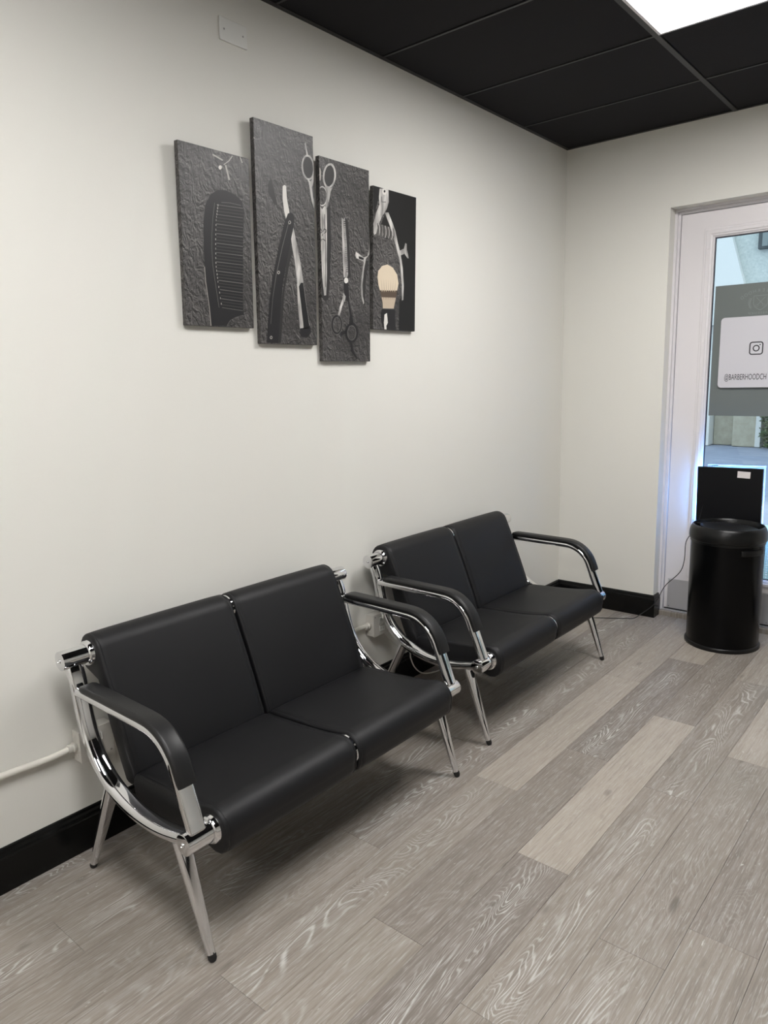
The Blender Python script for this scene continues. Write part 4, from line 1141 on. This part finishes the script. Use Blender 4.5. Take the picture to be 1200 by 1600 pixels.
b1 = make_bench(); b1.location = (0, -2.865, 0)
tag(b1, 'black two-seat chrome waiting bench standing nearest the camera, below the comb picture', 'bench', 'chrome two-seat waiting benches')
b2 = copy_tree(b1); b2.location = (-.0360, -1.434, 0); b2.rotation_euler = (0, 0, .006)
tag(b2, 'black two-seat chrome waiting bench further away, in the corner beside the glass door', 'bench', 'chrome two-seat waiting benches')

# ------------------------------------------------------------------ canvases
CV = [(-2.881, -2.582, 2.295, 1.707, 'slate-grey canvas print of a black comb, leftmost of the four'),
      (-2.552, -2.252, 2.441, 1.652, 'tall dark canvas print of an open straight razor, second from the left'),
      (-2.223, -1.923, 2.379, 1.588, 'dark canvas print of hair scissors and thinning shears, third and lowest hung'),
      (-1.898, -1.595, 2.325, 1.728, 'small dark canvas print of nail nippers and a shaving brush, rightmost')]
for i, (ya, yb, zt, zb, lab) in enumerate(CV):
    w_, h_ = yb-ya, zt-zb; tilt = math.atan2(.0196, h_)
    t = empty('canvas_print', (.022, ya, zb)); t.rotation_euler = (0, tilt, 0)
    tag(t, lab, 'picture', 'four-piece barber tool canvas set')
    obj('canvas', bx(-.0195, 0, 0, w_, 0, h_, bev=.0015), 'print_slate', t)
    groups = {}
    order = []
    for m_, lay, pts in ART[i]: groups.setdefault(m_, []).append((lay, pts)); 
    names = sorted(groups)
    bm = bmesh.new()
    sx_, sz_ = w_/.3, h_/(.59, .79, .79, .6)[i]
    for mi, nm in enumerate(names):
        for lay, pts in groups[nm]:
            x = .00025+.00018*lay
            vs = [bm.verts.new((x, a/1000*sx_, b/1000*sz_)) for a, b in pts]
            f_ = bm.faces.new(vs); f_.normal_update(); f_.material_index = mi
            if f_.normal.x < 0: f_.normal_flip()
    me = bpy.data.meshes.new('printed_motif'); bm.to_mesh(me); bm.free()
    link('printed_motif', me, ['print_'+n_ for n_ in names], t)

# ------------------------------------------------------------------ things on the left wall
t = empty('blank_wall_plate', (0, -2.590, 2.711)); tag(t, 'blank white cover plate with two screws high on the wall', 'wall plate')
obj('plate', bx(0, .0065, -.0605, .0605, -.0375, .0375, bev=.003, seg=3), 'plate_white', t)
for y_ in (-.0415, .0415):
    bm = bmesh.new(); tube(bm, [(.006, y_, 0), (.0072, y_, 0)], .0032, 12); obj('screw', bm, 'screw_metal', t, 40)
def outlet(y0, label):
    t = empty('outlet_box', (0, y0, .322)); tag(t, label, 'outlet box', 'surface mounted outlet boxes')
    obj('back_box', bx(0, .047, 0, .112, 0, .104, bev=.003), 'outlet_white', t)
    cp = obj('cover_plate', bx(.047, .0505, -.001, .113, -.001, .105, bev=.0012), 'outlet_white', t)
    for z_ in (.032, .072):
        obj('socket', bx(.050, .0530, .038, .074, z_-.015, z_+.015, bev=.004), 'plate_white', cp)
        bm = bmesh.new()
        for yy in (.050, .062): box(bm, .0528, .0532, yy-.001, yy+.001, z_-.004, z_+.006)
        obj('slot', bm, 'seam_dark', cp)
    for yy, zz in ((.010, .094), (.102, .010)):
        bm = bmesh.new(); tube(bm, [(.050, yy, zz), (.0518, yy, zz)], .0035, 10); obj('screw', bm, 'screw_metal', cp, 40)
    for z_ in (.020, .084):
        bm = bmesh.new(); lathe(bm, [(.0095, .0005), (.0095, -.0010), (.0075, -.0010), (.0075, .0003)], cx=.024, cz=z_, n=18, axis='y'); obj('knockout', bm, 'outlet_white', t, 40)
    bm = bmesh.new(); lathe(bm, [(.0150, 0), (.0165, -.003), (.0165, -.010), (.0135, -.013), (.0135, -.028)], cx=.020, cz=.052, n=20, axis='y'); obj('connector', bm, 'outlet_white', t, 40)
    return t
outlet(-3.413, 'white surface outlet box on the wall behind the near bench')
outlet(-1.979, 'white surface outlet box on the wall between the two benches')
bm = bmesh.new(); tube(bm, smooth_path([(.014, -5.6, .40), (.014, -4.6, .385), (.014, -3.95, .374), (.014, -3.70, .3735), (.015, -3.60, .3715), (.017, -3.52, .3685), (.019, -3.47, .3700), (.020, -3.43, .374)], 6), .0105, 12)
tag(obj('conduit', bm, 'white_pvc', None, 60), 'white flexible conduit along the wall, ending at the near outlet box', 'conduit')
bm = bmesh.new(); tube(bm, smooth_path([(.020, -3.300, .382), (.016, -3.24, .384), (.0125, -3.1, .385), (.0125, -2.4, .385), (.0125, -2.15, .382), (.0125, -2.07, .376), (.018, -2.02, .376), (.020, -1.995, .374)], 6), .0105, 12)
tag(obj('conduit', bm, 'white_pvc', None, 60), 'white conduit along the wall joining the two outlet boxes behind the near bench', 'conduit')
bm = bmesh.new(); tube(bm, smooth_path([(.045, -1.90, .324), (.046, -1.82, .24), (.035, -1.70, .165), (.030, -1.678, .115), (.032, -1.645, .055), (.045, -1.59, .012), (.075, -1.50, .0045), (.09, -1.30, .0045), (.06, -1.1, .0045)], 6), .0035, 8)
tag(obj('power_cord', bm, 'white_pvc', None, 60), 'white cord dropping from the outlet box to the floor behind the far bench', 'cord')

# ------------------------------------------------------------------ waste bin
t = empty('waste_bin', (1.110, -.205, 0)); tag(t, 'round black waste bin with a swing lid, in front of the glass door', 'bin')
bm = bmesh.new(); lathe(bm, [(.150, .030), (.1865, .0225), (.1870, .025), (.1870, .590), (.180, .590)], n=72); obj('body', bm, 'bin_metal_black', t, 40)
bm = bmesh.new(); lathe(bm, [(.15, .0), (.192, .0), (.1945, .003), (.1945, .017), (.1925, .021), (.1875, .0235), (.15, .0235)], n=72); obj('base_ring', bm, 'bin_plastic_black', t, 40)
bm = bmesh.new(); lathe(bm, [(.182, .588), (.1895, .588), (.1902, .590), (.1902, .600), (.1935, .6015), (.1965, .606), (.1980, .620), (.1973, .636), (.1945, .652), (.190, .665), (.1845, .675), (.1800, .6800), (.1770, .6808), (.1745, .679), (.1700, .665), (.166, .645), (.160, .60)], n=72)
lr = obj('lid_ring', bm, 'bin_plastic_black', t, 50)
bm = bmesh.new(); lathe(bm, [(.1470, -.004), (.1485, 0), (.1475, .0035), (.142, .0045), (.10, .009), (.05, .012), (.003, .013)], n=60)
sl_ = obj('swing_lid', bm, 'bin_lid_black', t, 60); sl_.location = (.004, 0, .662); sl_.rotation_euler = (R(-2), R(2.5), 0)
for s in (-1, 1):
    bm = bmesh.new(); tube(bm, [(s*.140, 0, 0), (s*.170, 0, 0)], .005, 10); obj('pivot_pin', bm, 'bin_plastic_black', sl_, 40)
bm = bmesh.new(); rs = []
for k in range(15):
    a = R(-54+46*k/14); e_ = .011 if 0 < k < 14 else .004
    rs.append([Vector((math.cos(a)*r, math.sin(a)*r, z)) for r, z in ((.186, .541), (.1865+e_*.8, .542), (.1865+e_, .547), (.1865+e_, .566), (.1865+e_*.8, .571), (.186, .572))])
rings(bm, rs); obj('handle', bm, 'bin_plastic_black', t, 50)

# ------------------------------------------------------------------ sign on the glass, its cord
t = empty('display_sign', (1.039, .054, .606)); t.rotation_euler = (0, R(-1.0), 0); tag(t, 'square black back of a window sign behind the bin, white sticker at its top', 'sign')
obj('case', bx(-.1760, .1760, -.0135, .0085, 0, .3560, bev=.0025), 'sign_black', t)
obj('face', bx(-.168, .168, .0085, .0100, .008, .348), 'rubber_black', t)
bm = bmesh.new(); nd = 30
for a in range(nd):
    for b in range(nd):
        x_, z_ = -.155+.31*a/(nd-1), .014+.338*b/(nd-1)
        bm.faces.new([bm.verts.new((x_+p_, .0104, z_+q_)) for p_, q_ in ((-.003, -.003), (-.003, .003), (.003, .003), (.003, -.003))])
me = bpy.data.meshes.new('led_matrix'); bm.to_mesh(me); bm.free(); lm = link('led_matrix', me, 'led_dots', t); lm['kind'] = 'stuff'
o = obj('sticker', bx(-.034, .034, -.0142, -.0136, -.0185, .0185), 'sticker_white', t); o.location = (.0785, 0, .318); o.rotation_euler = (0, R(2.5), 0); o['label'] = 'small white sticker'
for x_ in (-.14, .14):
    for z_ in (.03, .325):
        bm = bmesh.new(); lathe(bm, [(.006, .0085), (.006, .052), (.016, .0682), (.014, .0688), (.004, .060)], cx=x_, cz=z_, n=18, axis='y'); obj('suction_cup', bm, 'rubber_black', t, 50)
obj('switch_box', bx(.125, .172, -.030, -.0137, .020, .045, bev=.003), 'rubber_black', t)
bm = bmesh.new()
tube(bm, smooth_path([(.962, .078, .966), (.945, .068, .9675), (.935, .052, .965), (.930, .045, .92), (.926, .045, .842), (.902, .043, .745), (.882, .040, .640), (.852, .036, .565), (.817, .030, .500), (.8155, .020, .388),
     (.795, .010, .310), (.722, -.010, .222), (.688, -.012, .150), (.672, -.022, .112), (.648, -.030, .075), (.600, -.060, .030), (.566, -.098, .0035), (.520, -.135, .003), (.470, -.170, .003), (.371, -.228, .003), (.28, -.28, .003), (.16, -.30, .003), (.06, -.26, .003)], 6), .0024, 8)
tag(obj('power_cord', bm, 'cord_black', None, 60), 'thin black cord from the window sign down over the baseboard to the floor', 'cord')
